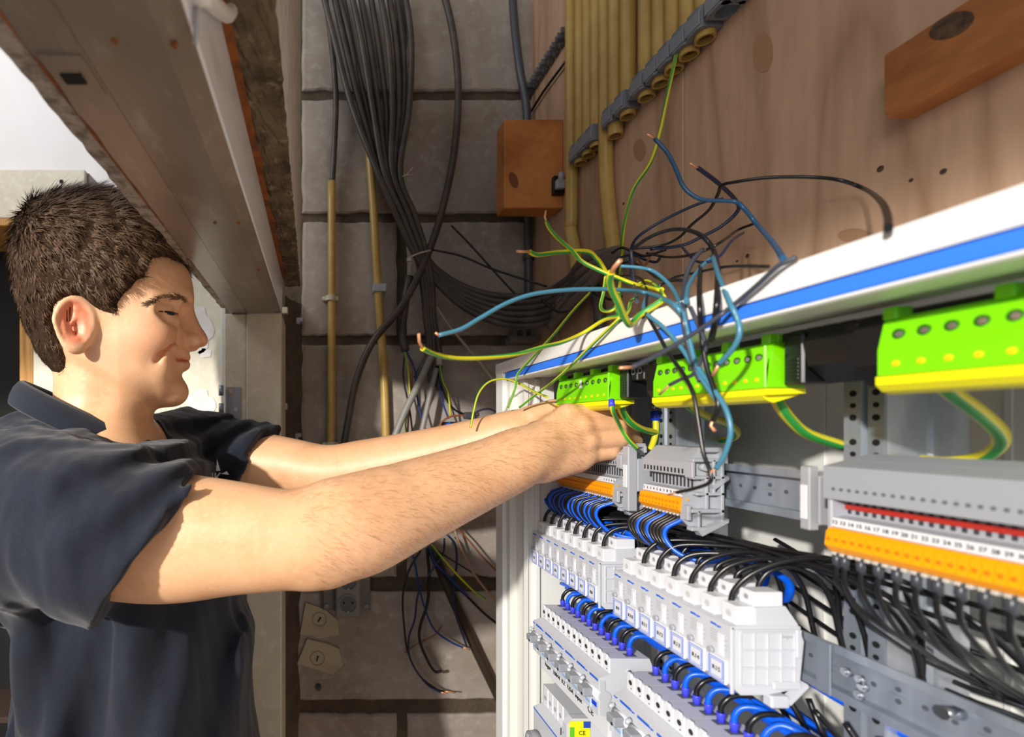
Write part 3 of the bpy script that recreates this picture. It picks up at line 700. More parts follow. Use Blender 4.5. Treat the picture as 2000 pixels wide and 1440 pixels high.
# splice plate and bolts where the middle rail meets the near post
Ypo = F*.345/(1648-VX)
m = MB(); m.bbox(.3275, .3290, Ypo-.008, Ypo+.001, H-.173, H-.140, .0004); m.build('splice_plate', STEEL, r2)
for (sx, sy) in ((1656, 1313), (1684, 1328), (1681, 1358), (1689, 1342)):
    Y = F*.3275/(sx-VX); p = Q(sx, sy, .3275); m = MB(); m.cyl(p, p-Vector((.0022, 0, 0)), .0028, 6); m.cyl(p-Vector((.0022, 0, 0)), p-Vector((.003, 0, 0)), .0016, 8); m.build('rail_bolt', STEEL2, r2)
p = Q(1840, 1393, .3275); MB().cyl(p+Vector((.009, 0, 0)), p, .0035, 8).build('rail_bolt', STEEL2, r2)

# ---------------------------------------------------------------- earth (PE) terminals
def pe(Ya, Yb, n, label, zoff=0, first=True):
    """Ya far end, Yb near end"""
    e = empty('earth_terminal', (.28, (Ya+Yb)/2, H+.02), label, 'terminal', 'green and yellow earth terminals under the cabinet top')
    X = .270; hb, ht = H+.024+zoff, H+.0515+zoff
    m = MB(); m.prism([(X, hb), (X, hb+.012), (X+.003, ht-.002), (X+.005, ht), (X+.020, ht), (X+.020, hb)], Yb, Ya)
    # little hooks on top
    for t in (0, .34, .68, 1):
        y = Ya+(Yb+.006-Ya)*t-.003 if t else Ya-.003
        m.bbox(X+.002, X+.007, y-.003, y+.003, ht-.001, ht+.005, .0006)
        m.bbox(X+.007, X+.010, y-.003, y-.0015, ht-.001, ht+.005, .0004)
    # tapering end wing
    m.prism([(X, hb), (X+.002, ht-.006), (X+.006, ht-.010), (X+.021, hb+.001), (X+.021, hb)], Yb-.0016, Yb)
    m.bbox(X-.0008, X+.002, Yb, Yb+.0018, hb, ht-.002, .0004)
    m.build('green_body', GREEN, e)
    m = MB(); m.prism([(X-.001, hb-.0005), (X-.001, hb-.0045), (X+.002, hb-.0075), (X+.006, hb-.0090), (X+.021, hb-.0045), (X+.022, hb-.0005)], Yb+.002, Ya)
    m.prism([(X-.001, hb-.0005), (X-.001, hb-.0045), (X+.022, hb-.0035), (X+.022, hb-.0005)], Yb-.0016, Yb+.002)
    m.build('yellow_base', YEL, e)
    p = (Ya-Yb)/(n+.6)
    ms = MB(); my = MB()
    for i in range(n):
        y = Ya-p*(i+.8)
        for (mm, zz, xx, rr_) in ((ms, ht-.0085, X+.0012, .0024), (my, hb+.0052, X, .0014)):
            mm.cyl((xx+.0004, y, zz), (xx-.0005, y, zz), rr_*min(1, p/.0085), 12)
    sc = ms.build('screws', mat('deep_green', (36, 96, 10), .4), e); tag(sc, kind='stuff')
    ms2 = MB()
    for i in range(n):
        y = Ya-p*(i+.8); ms2.cyl((X+.0009, y-.0006, ht-.0088), (X+.0004, y-.0006, ht-.0088), .0014, 10)
    tag(ms2.build('screw_heads', STEEL2, e), kind='stuff')
    tag(my.build('test_points', mat('amber_dot', (236, 206, 16), .4), e), kind='stuff')
    m = MB(); m.bbox(X-.0006, X+.001, (Ya+Yb)/2-.0015, (Ya+Yb)/2+.0015, ht-.013, ht-.0045, .0003); m.build('marker_tag', WPLA2, e)
    # black carrier at both ends
    m = MB()
    m.bbox(X+.008, X+.026, Yb-.014, Yb-.002, hb+.001, ht+.003, .001)
    for i in range(6): m.bbox(X+.0072, X+.0085, Yb-.012, Yb-.004, hb+.004+i*.0022, hb+.0052+i*.0022, .0002)
    m.build('black_carrier', BLK, e); m = MB()
    m.prism([(X+.004, hb+.006), (X+.004, ht-.002), (X+.010, ht+.003), (X+.030, ht+.003), (X+.030, hb-.004), (X+.012, hb-.004)], Ya+.001, Ya+.014)
    m.bbox(X+.006, X+.026, Ya+.014, Ya+.020, ht-.012, ht+.002, .001)
    m.build('black_carrier', BLK, e)
    return e
pe(F*.270/(1087-VX), F*.270/(1190-VX), 9, 'green and yellow earth terminal directly above the working hands')
pe(F*.270/(1276-VX), F*.270/(1497-VX), 12, 'green and yellow earth terminal in the middle, behind the tangle of loose wires', zoff=-.001)
pe(F*.270/(1714-VX), .115, 12, 'large green and yellow earth terminal at the right edge of the photo')
# black carrier bar and its contacts
m = MB(); m.bbox(.292, .304, .13, .60, H+.050, H+.058, .001)
cbar = tag(m.build('carrier_bar', BLK), 'long black carrier bar under the cabinet top linking the earth terminals', 'bar')
for (a, b) in ((.418, .436), (.262, .290)):
    y = b; i = 0
    m = MB()
    while y > a:
        m.bbox(.281, .292, y-.0085, y-.0005, H+.040, H+.056, .0008); y -= .009
    m.build('contact_block', BLK, cbar)
    y = b; m = MB()
    while y > a:
        m.ring((.2808, y-.0045, H+.048), (-1, 0, 0), .0018, .0030, .0008, 14); y -= .009
    tag(m.build('contact_rings', DGPLA, cbar), kind='stuff')
Y0 = F*.285/(1602-VX)
m = MB(); m.prism([(.275, H+.047), (.280, H+.054), (.310, H+.054), (.310, H+.026), (.290, H+.024), (.278, H+.034)], F*.275/(1700-VX)+.001, Y0); tag(m.build('black_shroud', BLK), 'black plastic shroud on top of the near steel post', 'bracket')

# ---------------------------------------------------------------- grey terminal blocks
def term_strip(Ya, n, pitch, label, numbers, red=False, marks=True, endcap=True, capw=.008, farcap=False):
    """strip of n pluggable terminals from Ya (far) towards the camera"""
    Yb = Ya-n*pitch
    e = empty('terminal_block', (.315, (Ya+Yb)/2, H-.075), label, 'terminal', 'grey terminal blocks with orange plugs')
    prof = [(.3265, H-.0195), (.3120, H-.0200), (.3015, H-.0300), (.3015, H-.0400), (.3080, H-.0415), (.3080, H-.0520), (.3000, H-.0535), (.3000, H-.0585), (.3080, H-.0720), (.3265, H-.0760)]
    one = MB(); t = pitch-.0003
    one.prism(prof[::-1], Ya-t, Ya)
    one.build('terminal', GPLA, e)
    base = e.children[0]
    holes = MB(); holes.bbox(.30145, .30165, Ya-t*.72, Ya-t*.28, H-.0390, H-.0358, .0001); 
    holes.bbox(.3078, .30805, Ya-t*.80, Ya-t*.25, H-.0510, H-.0425, .0001)
    hb_ = holes.build('wire_opening', mat('opening_grey', (52, 54, 60), .6), base)
    for k in range(1, n):
        c = base.copy(); COL.objects.link(c); c.location = Vector(base.location)-Vector((0, k*pitch, 0)); c.parent = e
        h2 = hb_.copy(); COL.objects.link(h2); h2.parent = c
    # plugs
    pl = MB(); pl.prism([(.2985, H-.0590), (.2965, H-.0610), (.2955, H-.0690), (.2985, H-.0725), (.3070, H-.0730), (.3070, H-.0590)][::-1], Ya-t, Ya)
    for k in range(2 if marks else 0): pl.bbox(.2952, .2965, Ya-t*.7, Ya-t*.3, H-.0632-.0042*k-.0008, H-.0632-.0042*k+.0008, .0002, 1)
    b2 = pl.build('plug', [ORANGE, mat('orange_mark', (206, 118, 0), .5)], e)  # small marks on each plug in a deeper orange
    for k in range(1, n):
        c = b2.copy(); COL.objects.link(c); c.location = Vector(b2.location)-Vector((0, k*pitch, 0)); c.parent = e
    ct = MB(); 
    for k in range(n): ct.bbox(.2985, .3025, Ya-k*pitch-t*.8, Ya-k*pitch-t*.2, H-.0748, H-.0728, .0003)
    tag(ct.build('plug_sockets', mat('pale_contact', (196, 190, 180), .4), e), kind='stuff')
    # marker strip, tilted
    ms = MB(); ms.prism([(.2998, H-.0532), (.2993, H-.0583), (.3000, H-.0585), (.3003, H-.0532)], Yb+.0004, Ya-.0004); mk = ms.build('marker_strip', WPLA2, e)
    for k, tx in enumerate(numbers[:n]):
        text_part('marker_number', tx, min(.0040, pitch*.75 if len(tx) < 3 else .003), (.2993, Ya-(k+.5)*pitch, H-.0558), (0, -1, 0), (0, 0, 1), INK, mk)
    if red: MB().bbox(.3072, .3085, Yb, Ya, H-.0485, H-.0455, .0003).build('red_bridge', RED, e)
    # side latticework end cap
    if endcap:
        y0, y1 = Yb-capw, Yb-.0004
        m = MB()
        m.prism([(.3265, H-.0185), (.3100, H-.0195), (.3000, H-.0300), (.3000, H-.0420), (.3075, H-.0440), (.3075, H-.0520), (.2980, H-.0560), (.2960, H-.0760), (.3030, H-.0830), (.3160, H-.0860), (.3265, H-.0800)][::-1], y1-.0018, y1)
        for (a, b, c_, d) in ((.301, .326, -.0290, -.0262), (.301, .326, -.0430, -.0405), (.304, .326, -.0560, -.0535), (.300, .326, -.0700, -.0670), (.300, .318, -.0845, -.0815),
                              (.3000, .3025, -.0420, -.0290), (.3110, .3135, -.0670, -.0410), (.3235, .3260, -.0800, -.0200), (.2965, .2995, -.0760, -.0640), (.3170, .3190, -.0540, -.0270), (.305, .307, -.0815, -.0680)):
            m.bbox(a, b, y0, y1-.0016, H+c_, H+d, .0004)
        m.bbox(.310, .326, y0+.001, y1, H-.0215, H-.0175, .0008)
        m.cyl((.3115, y0, H-.0335), (.3115, y1, H-.0335), .0028, 14)
        m.prism([(.316, H-.048), (.3285, H-.040), (.3295, H-.043), (.3175, H-.0515)], y0-.0006, y1-.0016)
        m.prism([(.305, H-.085), (.329, H-.0745), (.329, H-.0775), (.308, H-.0885)], y0-.0006, y1-.0016)
        m.build('end_cap', GPLA, e)
        m = MB()
        for (a, b) in ((.3005, -.0600), (.3005, -.0655)): m.cyl((a, y1-.0019, H+b), (a, y1-.0025, H+b), .0010, 8)
        m.build('orange_peg', ORANGE, e)
    return e, Ya, Yb
pit = .00417
A_n, A_Ya = 27, .6015
B_n, B_Ya = 12, .4475
C_n, C_Ya = 24, .2835
tA = term_strip(A_Ya, A_n, pit, 'grey terminal block partly covered by the hand, blue and black wires looping below', ['']*22+['1', '2', '3', '4', '5'])
tB = term_strip(B_Ya, B_n, pit, 'short grey terminal block in the middle of the upper rail, numbered one to twelve', [str(i+1) for i in range(12)])
tC = term_strip(C_Ya, C_n, pit, 'large near terminal block with a red strip, at the right edge of the photo', [str(12+i) for i in range(24)], red=True, endcap=False, marks=False)
# grey top shelf of the near block
MB().prism([(.3260, H-.0165), (.2985, H-.0235), (.2985, H-.0425), (.3005, H-.0430), (.3260, H-.022)], C_Ya-C_n*pit, C_Ya+.0035).build('cover_shelf', mat('cover_grey', (156, 160, 168), .45), tC[0])
MB().bbox(.3000, .3260, C_Ya+.0003, C_Ya+.0030, H-.072, H-.0300, .0006).build('end_plate', GPLA, tC[0])
ms = MB()
for k in range(22): ms.cyl((.29855, C_Ya-(k+.5)*pit, H-.0365), (.2983, C_Ya-(k+.5)*pit, H-.0365), .0010, 10)
tag(ms.build('test_holes', DGPLA, tC[0]), kind='stuff')
ms = MB()
for k in range(24): ms.cyl((.2966, C_Ya-(k+.5)*pit, H-.0650), (.2954, C_Ya-(k+.5)*pit, H-.0652), .0011, 10)
tag(ms.build('release_rings', mat('orange_ring', (216, 126, 0), .5), tC[0]), kind='stuff')
# top shelf of block B
MB().prism([(.3262, H-.0178), (.3125, H-.0178), (.3000, H-.0300), (.3000, H-.0405), (.3014, H-.0405), (.3016, H-.0302), (.3122, H-.0198), (.3262, H-.0198)], B_Ya-B_n*pit, B_Ya+.001).build('cover_shelf', GPLA, tB[0])
ms = MB()
for k in range(12): ms.bbox(.2997, .30005, B_Ya-(k+.7)*pit, B_Ya-(k+.3)*pit, H-.0392, H-.0352, .0001)
tag(ms.build('test_holes', DARK, tB[0]), kind='stuff')
# end stoppers on the rail
CLR = mat('clear_plastic', (226, 228, 232), .15, trans=.75)
def stopper(Y, label, m_=GPLA, X=.300):
    e = empty('end_stop', (.32, Y, H-.09), label, 'end stop', 'upright end stops on the upper rail')
    k = .72 if X > .31 else 1.0
    s = MB(); s.bbox(X, X+.009*k, Y-.0045*k, Y+.0045*k, H-.083+(.016 if k < 1 else 0), H-.020-(.006 if k < 1 else 0), .0008); s.bbox(X+.009*k, .3295, Y-.004*k, Y+.004*k, H-.064, H-.032, .001)
    s.build('stop_body', m_, e)
    s = MB(); s.bbox(X-.0008, X+.0001, Y-.003*k, Y+.003*k, H-.060, H-.038, .0003); s.build('marker_card', WPLA2, e)
    return e
stopper(A_Ya-A_n*pit-.0135, 'grey upright end stop between the two grey terminal blocks', GPLA, .301)
stopper(F*.318/(1583-VX), 'clear plastic end stop with a white card left of the near terminal block', mat('frosted_plastic', (190, 192, 198), .25, trans=.35), .314)

# ---------------------------------------------------------------- contactors
HG = 'hager'
def contactor_mesh(Yn, wd, first_label, full=True):
    """Yn near face y; module extends to Yn+wd"""
    e = empty('contactor', (.295, Yn+wd/2, H-.174), first_label, 'contactor', 'white contactors on the middle rail')
    t = .0004
    prof = [(.267, H-.1300), (.2672, H-.1525), (.2672, H-.1680), (.2740, H-.1745), (.2900, H-.1745), (.3125, H-.1700), (.3125, H-.1650), (.3150, H-.1400), (.3110, H-.1285), (.3030, H-.1170), (.2840, H-.1180), (.2840, H-.1290), (.2720, H-.1296)]
    MB().prism(prof[::-1], Yn, Yn+wd-t).build('housing', WPLA, e)
    y0 = Yn+.0010; y1 = Yn+.0125
    tb_ = MB(); tb_.bbox(.2722, .2842, y0, y1, H-.1298, H-.1175, .0006)
    tb_.bbox(.2845, .3035, y0+.001, y1+.001, H-.1182, H-.1085, .0006)
    s1 = tb_.build('terminal_shroud', WPLA2, e)
    m = MB(); yc = (y0+y1)/2
    m.ring((.2723, yc, H-.1236), (-1, 0, 0), .0017, .0025, .0003, 16); m.ring((.2846, yc+.001, H-.1130), (-1, 0, 0), .0016, .0024, .0003, 16)
    m.build('screw_rim', WPLA, s1)
    m = MB(); m.cyl((.2722, yc, H-.1236), (.27205, yc, H-.1236), .0016, 12, 1); m.cyl((.2845, yc+.001, H-.1130), (.28435, yc+.001, H-.1130), .0015, 12)
    m.build('screw_head', [mat('screw_dull', (150, 150, 152), .4), mat('screw_bright', (196, 196, 196), .3)], s1)
    # slots for the wires
    m = MB(); m.box(.2775, .2825, y1+.0004, Yn+wd-.0012, H-.1291, H-.1287); m.box(.295, .3025, y1+.0014, Yn+wd-.0010, H-.1175, H-.1171); m.build('wire_slot', DARK, e)
    # label holder: blue outlined plate
    m = MB(); m.bbox(.2652, .2672, Yn+.0012, Yn+wd-.0022, H-.1690, H-.1530, .0005); lh = m.build('label_holder', WPLA2, e)
    bw = MB(); a, b, c_, d = Yn+.0022, Yn+wd-.0032, H-.1680, H-.1540; q = .00045
    for (p0, p1, z0, z1) in ((a, b, d-q, d), (a, b, c_, c_+q), (a, a+q, c_, d), (b-q, b, c_, d)): bw.box(.2650, .2652, p0, p1, z0, z1)
    a += .0012; b -= .0012; c_ += .0014; d -= .0014; q = .0003
    for (p0, p1, z0, z1) in ((a, b, d-q, d), (a, b, c_, c_+q), (a, a+q, c_, d), (b-q, b, c_, d)): bw.box(.2650, .2652, p0, p1, z0, z1)
    bw.build('blue_outline', BLUEM, lh)
    # switch lever recess + nub + printed marks
    m = MB(); m.bbox(.2666, .2671, Yn+.0045, Yn+.0095, H-.1520, H-.1378, .0002); m.bbox(.2660, .2668, Yn+.0060, Yn+.0082, H-.1500, H-.1405, .0003); m.build('lever', WPLA2, e)
    m = MB(); m.cyl((.2672, Yn+wd-.0035, H-.1512), (.2648, Yn+wd-.0035, H-.1512), .0022, 12); m.build('grey_nub', GPLA, e)
    m = MB(); m.box(.26675, .267, Yn+wd-.0062, Yn+wd-.0025, H-.1338, H-.1324); m.build('brand_bar', BLUEM, e)
    m = MB()
    for i in range(5): m.box(.2668, .26705, Yn+.009+.0008*(i % 2), Yn+wd-.0025, H-.1372-.0017*i, H-.1368-.0017*i)
    for i in range(3): m.box(.2668, .26705, Yn+.0018, Yn+.0038, H-.141-.003*i, H-.1405-.003*i)
    m.build('printed_lines', mat('print_grey', (168, 172, 180), .6), e)
    return e
wd = .0177
cons = []
def add_con(i_from_near, Yn, num, text_w=True):
    lab = f'white contactor with relay label R{num} in a blue outline'
    if not cons: e = contactor_mesh(Yn, wd, lab)
    else:
        e = copy_tree(cons[0], (0, Yn-cons[0]['y0'], 0)); e['label'] = lab; WL[e.name] = tuple(e.location)
    e['y0'] = Yn; cons.append(e); return e
for k in range(7): add_con(k, .315+k*wd, 15-k)
for k in range(4): add_con(k, .4625+k*wd, 8-k)
for k in range(4): add_con(k, .4625+(4+k)*wd, 4-k)
for e in cons:
    num = e['label'].split('label ')[1].split(' ')[0]; y = e['y0']
    tx = text_part('label_text', num, .0042, (.2650, y+wd/2-.0005, H-.1612), (0, -1, 0), (0, 0, 1), INK, e)
    text_part('brand_text', HG, .0022, (.2667, y+wd-.0066, H-.1331), (0, -1, 0), (0, 0, 1), BLUEM, e, align='LEFT')
# grid on the exposed end faces (near end of each group)
def end_grid(e, y):
    m = MB()
    X0, X1, Z0, Z1 = .2735, .3085, -.168, -.1335
    for i in range(5): 
        x = X0+(X1-X0)*i/4; m.bbox(x-.0005, x+.0005, y-.0011, y, H+Z0, H+Z1, .0002)
    for i in range(4):
        z = Z0+(Z1-Z0)*i/3; m.bbox(X0, X1, y-.0012, y, H+z-.0005, H+z+.0005, .0002)
    m.bbox(.2668, .2690, y-.0013, y, H-.1735, H-.130, .0004); m.bbox(.2668, .3120, y-.0013, y, H-.1318, H-.1296, .0005)
    m.bbox(.3090, .3125, y-.0016, y, H-.150, H-.1318, .0005)
    m.bbox(.294, .312, y-.0018, y, H-.1705, H-.1655, .0008); m.bbox(.2915, .3035, y-.0030, y+.004, H-.1820, H-.1742, .001)
    m.prism([(.303, H-.1775), (.3155, H-.1665), (.3165, H-.1685), (.3045, H-.1805)], y-.002, y+.003)
    m.build('ribbed_end', WPLA, e)
    text_part('moulded_text', HG, .0032, (.3045, y-.0001, H-.1365), (1, 0, 0), (0, 0, 1), GPLA, e)
end_grid(cons[0], cons[0]['y0']); end_grid(cons[7], cons[7]['y0'])

# ---------------------------------------------------------------- circuit breakers
def breaker(Yn, W2, label):
    e = empty('circuit_breaker', (.29, Yn+W2/2, H-.265), label, 'circuit breaker', 'white circuit breakers on the lower rail')
    t = .0003
    prof = [(.2650, H-.2102), (.2650, H-.2248), (.2540, H-.2282), (.2536, H-.2392), (.2560, H-.2405), (.2560, H-.2480), (.2536, H-.2500), (.2536, H-.2625), (.2640, H-.2650), (.2640, H-.2760), (.3000, H-.2760), (.3220, H-.2560), (.3220, H-.2290), (.3050, H-.2230), (.3000, H-.2105)]
    MB().prism(prof, Yn, Yn+W2-t).build('housing', WPLA, e)
    # scalloped front tier with screw holes
    p = W2/2
    m = MB(); md = MB(); ms = MB()
    for k in range(2):
        y0 = Yn+k*p
        m.bbox(.2638, .2652, y0+.0004, y0+p-.0012, H-.2242, H-.2108, .0004); m.bbox(.2632, .2652, y0+.0030, y0+p-.0030, H-.2130, H-.2085, .0006)
        md.cyl((.26385, y0+p*.45, H-.2165), (.2636, y0+p*.45, H-.2165), .0021, 12); md.cyl((.26385, y0+p*.45-.001, H-.2212), (.2636, y0+p*.45-.001, H-.2212), .0006, 8)
        ms.box(.2810, .2905, y0+p*.28, y0+p*.78, H-.21045, H-.2098)
    tr = m.build('screw_tier', WPLA2, e); md.build('screw_hole', mat('deep_hole', (36, 38, 44), .7), tr); ms.build('wire_slot', mat('slot_grey', (86, 90, 100), .6), e)
    m = MB(); m.box(.2534, .2537, Yn+.0004, Yn+W2*.62, H-.2312, H-.2292); m.build('blue_line', BLUEM, e)
    text_part('brand_text', HG, .0021, (.25335, Yn+W2-.0004, H-.2302), (0, -1, 0), (0, 0, 1), BLUEM, e, align='LEFT')
    # round bar of the toggle + lever
    m = MB(); m.cyl((.2555, Yn+.0004, H-.2440), (.2555, Yn+W2-.0006, H-.2440), .0046, 14); m.build('toggle_barrel', WPLA2, e)
    m = MB(); c = (.2490, Yn+W2*.45, H-.2440)
    m.bbox(.2425, .2520, Yn+W2*.2, Yn+W2*.70, H-.2480, H-.2400, .0012); lv = m.build('toggle', mat('toggle_grey', (146, 150, 158), .45), e)
    m = MB(); m.cyl((.2424, Yn+W2*.3, H-.2455), (.2421, Yn+W2*.3, H-.2455), .0014, 10); m.build('toggle_mark', INK, lv)
    m = MB(); m.tube([(.2515, Yn+W2*.86, H-.2360), (.2490, Yn+W2*.86, H-.2375), (.2490, Yn+W2*.86, H-.2395)], .0018, 8); m.build('clear_tab', mat('milky_plastic', (184, 190, 198), .3), e)
    m = MB(); m.box(.2533, .2537, Yn+W2*.1, Yn+W2*.45, H-.2560, H-.2518); m.build('blue_flag', mat('flag_blue', (14, 70, 220), .5), e)
    m = MB(); m.box(.2528, .2536, Yn+W2*.5, Yn+W2*.95, H-.2600, H-.2515); m.build('label_window', mat('pale_blue_window', (196, 214, 224), .3), e)
    m = MB(); m.box(.2527, .2529, Yn+W2*.55, Yn+W2*.9, H-.2560, H-.2555, 0); m.box(.2527, .2529, Yn+W2*.55, Yn+W2*.9, H-.2574, H-.2570, 0); m.build('label_lines', BLUEM, e)
    return e
W2 = .0221
brs = []
def add_br(Yn, label):
    if not brs: e = breaker(Yn, W2, label)
    else: e = copy_tree(brs[0], (0, Yn-brs[0]['y0'], 0)); e['label'] = label; WL[e.name] = tuple(e.location)
    e['y0'] = Yn; brs.append(e)
for k in range(6): add_br(.4395+k*W2, f'white breaker in the far group below the contactors, {ORD[5-k]} from the cabinet side')
for k in range(6): add_br(.416-(k+1)*W2, f'white breaker in the near lower group, {ORD[k]} from the gap between the groups')
for (e, y) in ((brs[0], .4395),):
    m = MB(); m.ring((.2820, y-.0001, H-.2225), (0, -1, 0), .0020, .0031, .0005, 16); m.cyl((.2820, y, H-.2225), (.2820, y-.0004, H-.2225), .0019, 12, 1); m.build('side_screw', [WPLA, STEEL2], e)
    m = MB(); m.cyl((.2595, y, H-.2450), (.2595, y-.0010, H-.2450), .0056, 20); m.bbox(.2545, .2640, y-.0008, y, H-.2620, H-.2500, .0004); m.bbox(.2545, .2600, y-.0008, y, H-.2400, H-.2300, .0004); m.build('side_cover', mat('side_grey', (188, 191, 197), .45), e)
    m = MB(); 
    for i in range(9): m.box(.2886, .2904, y-.0002, y, H-.2300-.0017*i, H-.2292-.0017*i)
    m.build('side_print', GPLA, e)
# printed strip under the far group
m = MB(); m.prism([(.2630, H-.2655), (.2620, H-.2830), (.2660, H-.2830), (.2660, H-.2655)], .4395, .5695)
st = tag(m.build('printed_cover_strip', WPLA2), 'long white cover strip with black print under the far breakers', 'strip')
text_part('strip_text', 'hager   10044  K2  125A  input', .0062, (.2619, .560, H-.2735), (0, -1, 0), (0, 0, 1), INK, st, align='LEFT')
text_part('strip_text', 'CE', .0085, (.2619, .4720, H-.2735), (0, -1, 0), (0, 0, 1), INK, st, align='LEFT')
for i in range(5):
    p = (.2620, .555-i*.024, H-.2690); MB().cyl(p, (p[0]-.0004, p[1], p[2]), .0009, 8).build('pin_hole', INK, st)
m = MB(); m.prism([(.2630, H-.2655), (.2620, H-.2830), (.2660, H-.2830), (.2660, H-.2655)], .27, .4160); st2 = tag(m.build('printed_cover_strip', WPLA2), 'white cover strip under the near lower breakers, cut off by the photo edge', 'strip')

# ---------------------------------------------------------------- lowest device with yellow sticker
e = empty('isolator_switch', (.29, .54, H-.40), 'white switch device at the bottom with a round grey dial and yellow sticker', 'switch')
MB().prism([(.2650, H-.3030), (.2650, H-.3250), (.2540, H-.3290), (.2540, H-.4000), (.3200, H-.4000), (.3200, H-.3030)], .5080, .5715).build('housing', WPLA, e)
for k in range(4):
    y = .563-k*.0115; m = MB(); m.bbox(.2640, .2656, y-.0052, y+.0042, H-.3245, H-.3025, .0006); b_ = m.build('screw_tier', WPLA2, e)
    MB().cyl((.2639, y, H-.3150), (.2636, y, H-.3150), .0026, 12).build('screw_hole', GPLA, b_)
m = MB(); m.box(.2537, .2540, .512, .5715, H-.3312, H-.3298); m.build('blue_line', BLUEM, e)
m = MB(); m.tube([(.2540, .5580, H-.3640), (.2440, .5580, H-.3640)], [.0135, .0125], 26); m.tube([(.2440, .5580, H-.3640), (.2425, .5580, H-.3640)], [.0125, .0105], 26); m.build('grey_dial', mat('dial_grey', (142, 142, 148), .45), e)
m = MB(); m.bbox(.2400, .2425, .556, .560, H-.3745, H-.3535, .0006); m.build('dial_grip', GPLA, e)
text_part('dial_text', 'Ic', .0130, (.2542, .5065-.0, H-.3680), (1, 0, 0), (0, 0, 1), INK, e) if False else None
text_part('side_text', 'Ie', .0110, (.2565, .5070, H-.3190), (1, 0, 0), (0, 0, 1), INK, e)
m = MB(); m.prism([(.2560, H-.3080), (.2560, H-.4000), (.2980, H-.4000), (.2980, H-.3010), (.2620, H-.3010)], .500, .5079); m.build('side_block', WPLA, e)
st3 = MB().box(.2590, .2800, .4992, .4998, H-.3600, H-.3035).build('yellow_sticker', YEL, e)
MB().box(.2730, .2800, .4988, .4991, H-.3100, H-.3035).build('blue_corner', mat('corner_blue', (20, 70, 180), .5), st3)
MB().box(.2590, .2635, .4988, .4991, H-.3600, H-.3095).build('green_band', mat('sticker_green', (90, 190, 20), .5), st3)
text_part('sticker_text', 'CE', .0060, (.2715, .4989, H-.3155), (1, 0, 0), (0, 0, 1), mat('sticker_ink', (40, 90, 30), .6), st3)
m = MB()
for i in range(4): m.box(.2655, .2785, .4988, .4990, H-.3215-.0040*i, H-.3208-.0040*i)
m.build('sticker_lines', MATS['sticker_ink'], st3)
# ================================================================ loose wires
WM = {'td': mat('deep_teal_insulation', (36, 84, 122), .32), 'k': BLACKW, 'b': BLUEW, 't': TEAL, 'n': NAVY, 's': GREYW, 'br': BROWNW, 'pk': mat('pink_brown_insulation', (176, 140, 116), .4), 'db': mat('dark_blue_insulation', (28, 60, 130), .35)}
def wpath(pts, dflt=None):
    out = []; n = len(pts)
    ds = [p[2] if len(p) > 2 else None for p in pts]
    idx = [i for i, d in enumerate(ds) if d is not None]
    for i in range(n):
        if ds[i] is None:
            a = max([j for j in idx if j < i], default=idx[0]); b = min([j for j in idx if j > i], default=idx[-1])
            ds[i] = ds[a] if a == b else ds[a]+(ds[b]-ds[a])*(i-a)/(b-a)
    return [P(p[0], p[1], d) for p, d in zip(pts, ds)]
def front(pts):
    """loose wires that pass in front of the cabinet rail stay on its open side"""
    out = []; rat = []
    for p in pts:
        d = p[2]; x, y = p[0], p[1]
        if x > 960:
            lim = .237*F/(x-VX); edge = 712-.341*(x-968)
            lim += max(0, edge-6-y)/84*.12
            if y > edge-90 and d > lim: rat.append(lim/d); d = lim
            else: rat.append(1)
        out.append((x, y, d))
    return out, (sum(rat)/len(rat) if rat else 1)
def fillz(pts):
    w3 = wpath(pts); return [(p[0], p[1], v.y) for p, v in zip(pts, w3)]
def wire(pts, r, kind, label, group=None, tip=None, k=6, n=8, name='wire', twist=18.0, ph=0.0, raw=False):
    if not raw and group == LW:
        pts, q = front(fillz(pts)); r *= q*.86
        if tip: tip = front(fillz(tip))[0]
    w3 = pts if raw else wpath(pts)
    sp = smooth_path(w3, k)
    m = MB()
    if kind == 'gy': m.tube(sp, r, 10, stripe=[0, 0, 0, 1, 1, 0, 0, 0, 1, 1], twist=twist, ph=ph); mats = [WY, WG]
    else: m.tube(sp, r, n); mats = [WM[kind]]
    o = m.build(name, mats); tag(o, label, 'wire', group)
    if tip:
        t3 = wpath(tip) if not raw else tip
        MB().tube([sp[0] if (t3[0]-sp[0]).length < (t3[0]-sp[-1]).length else sp[-1]]+t3, r*.62, 8).build('copper_tip', COPPER, o)
    return o
LW = 'loose wires sprouting over the cabinet top'
wire([(1331, 62, .56), (1320, 110), (1303, 190), (1288, 262), (1270, 318), (1238, 368), (1224, 415), (1216, 465), (1213, 520, .62), (1208, 590, .63)], .0024, 'gy', 'tall thin green-yellow wire rising highest against the plywood', LW)
wire([(1034, 492, .47), (1050, 498), (1090, 493), (1145, 491), (1165, 505), (1178, 523), (1196, 556, .5)], .0026, 'gy', 'short green-yellow wire with bare tip pointing left towards the timber block', LW, tip=[(1010, 491, .46)])
wire([(1067, 434, .50), (1074, 448), (1092, 468), (1118, 490), (1137, 511), (1170, 528), (1200, 540), (1242, 556), (1292, 566, .44)], .0022, 'gy', 'green-yellow wire whose bent copper tip points straight up below the timber block', LW, tip=[(1064, 424, .5), (1066, 412, .5)])
wire([(1194, 532, .31), (1191, 548), (1196, 568), (1208, 592), (1216, 612), (1226, 630), (1233, 634), (1250, 616), (1296, 586, .36)], .0026, 'gy', 'blurred green-yellow wire with thick bright copper tip in front of the coil', LW, tip=[(1200, 522, .305), (1212, 508, .30)], twist=8)
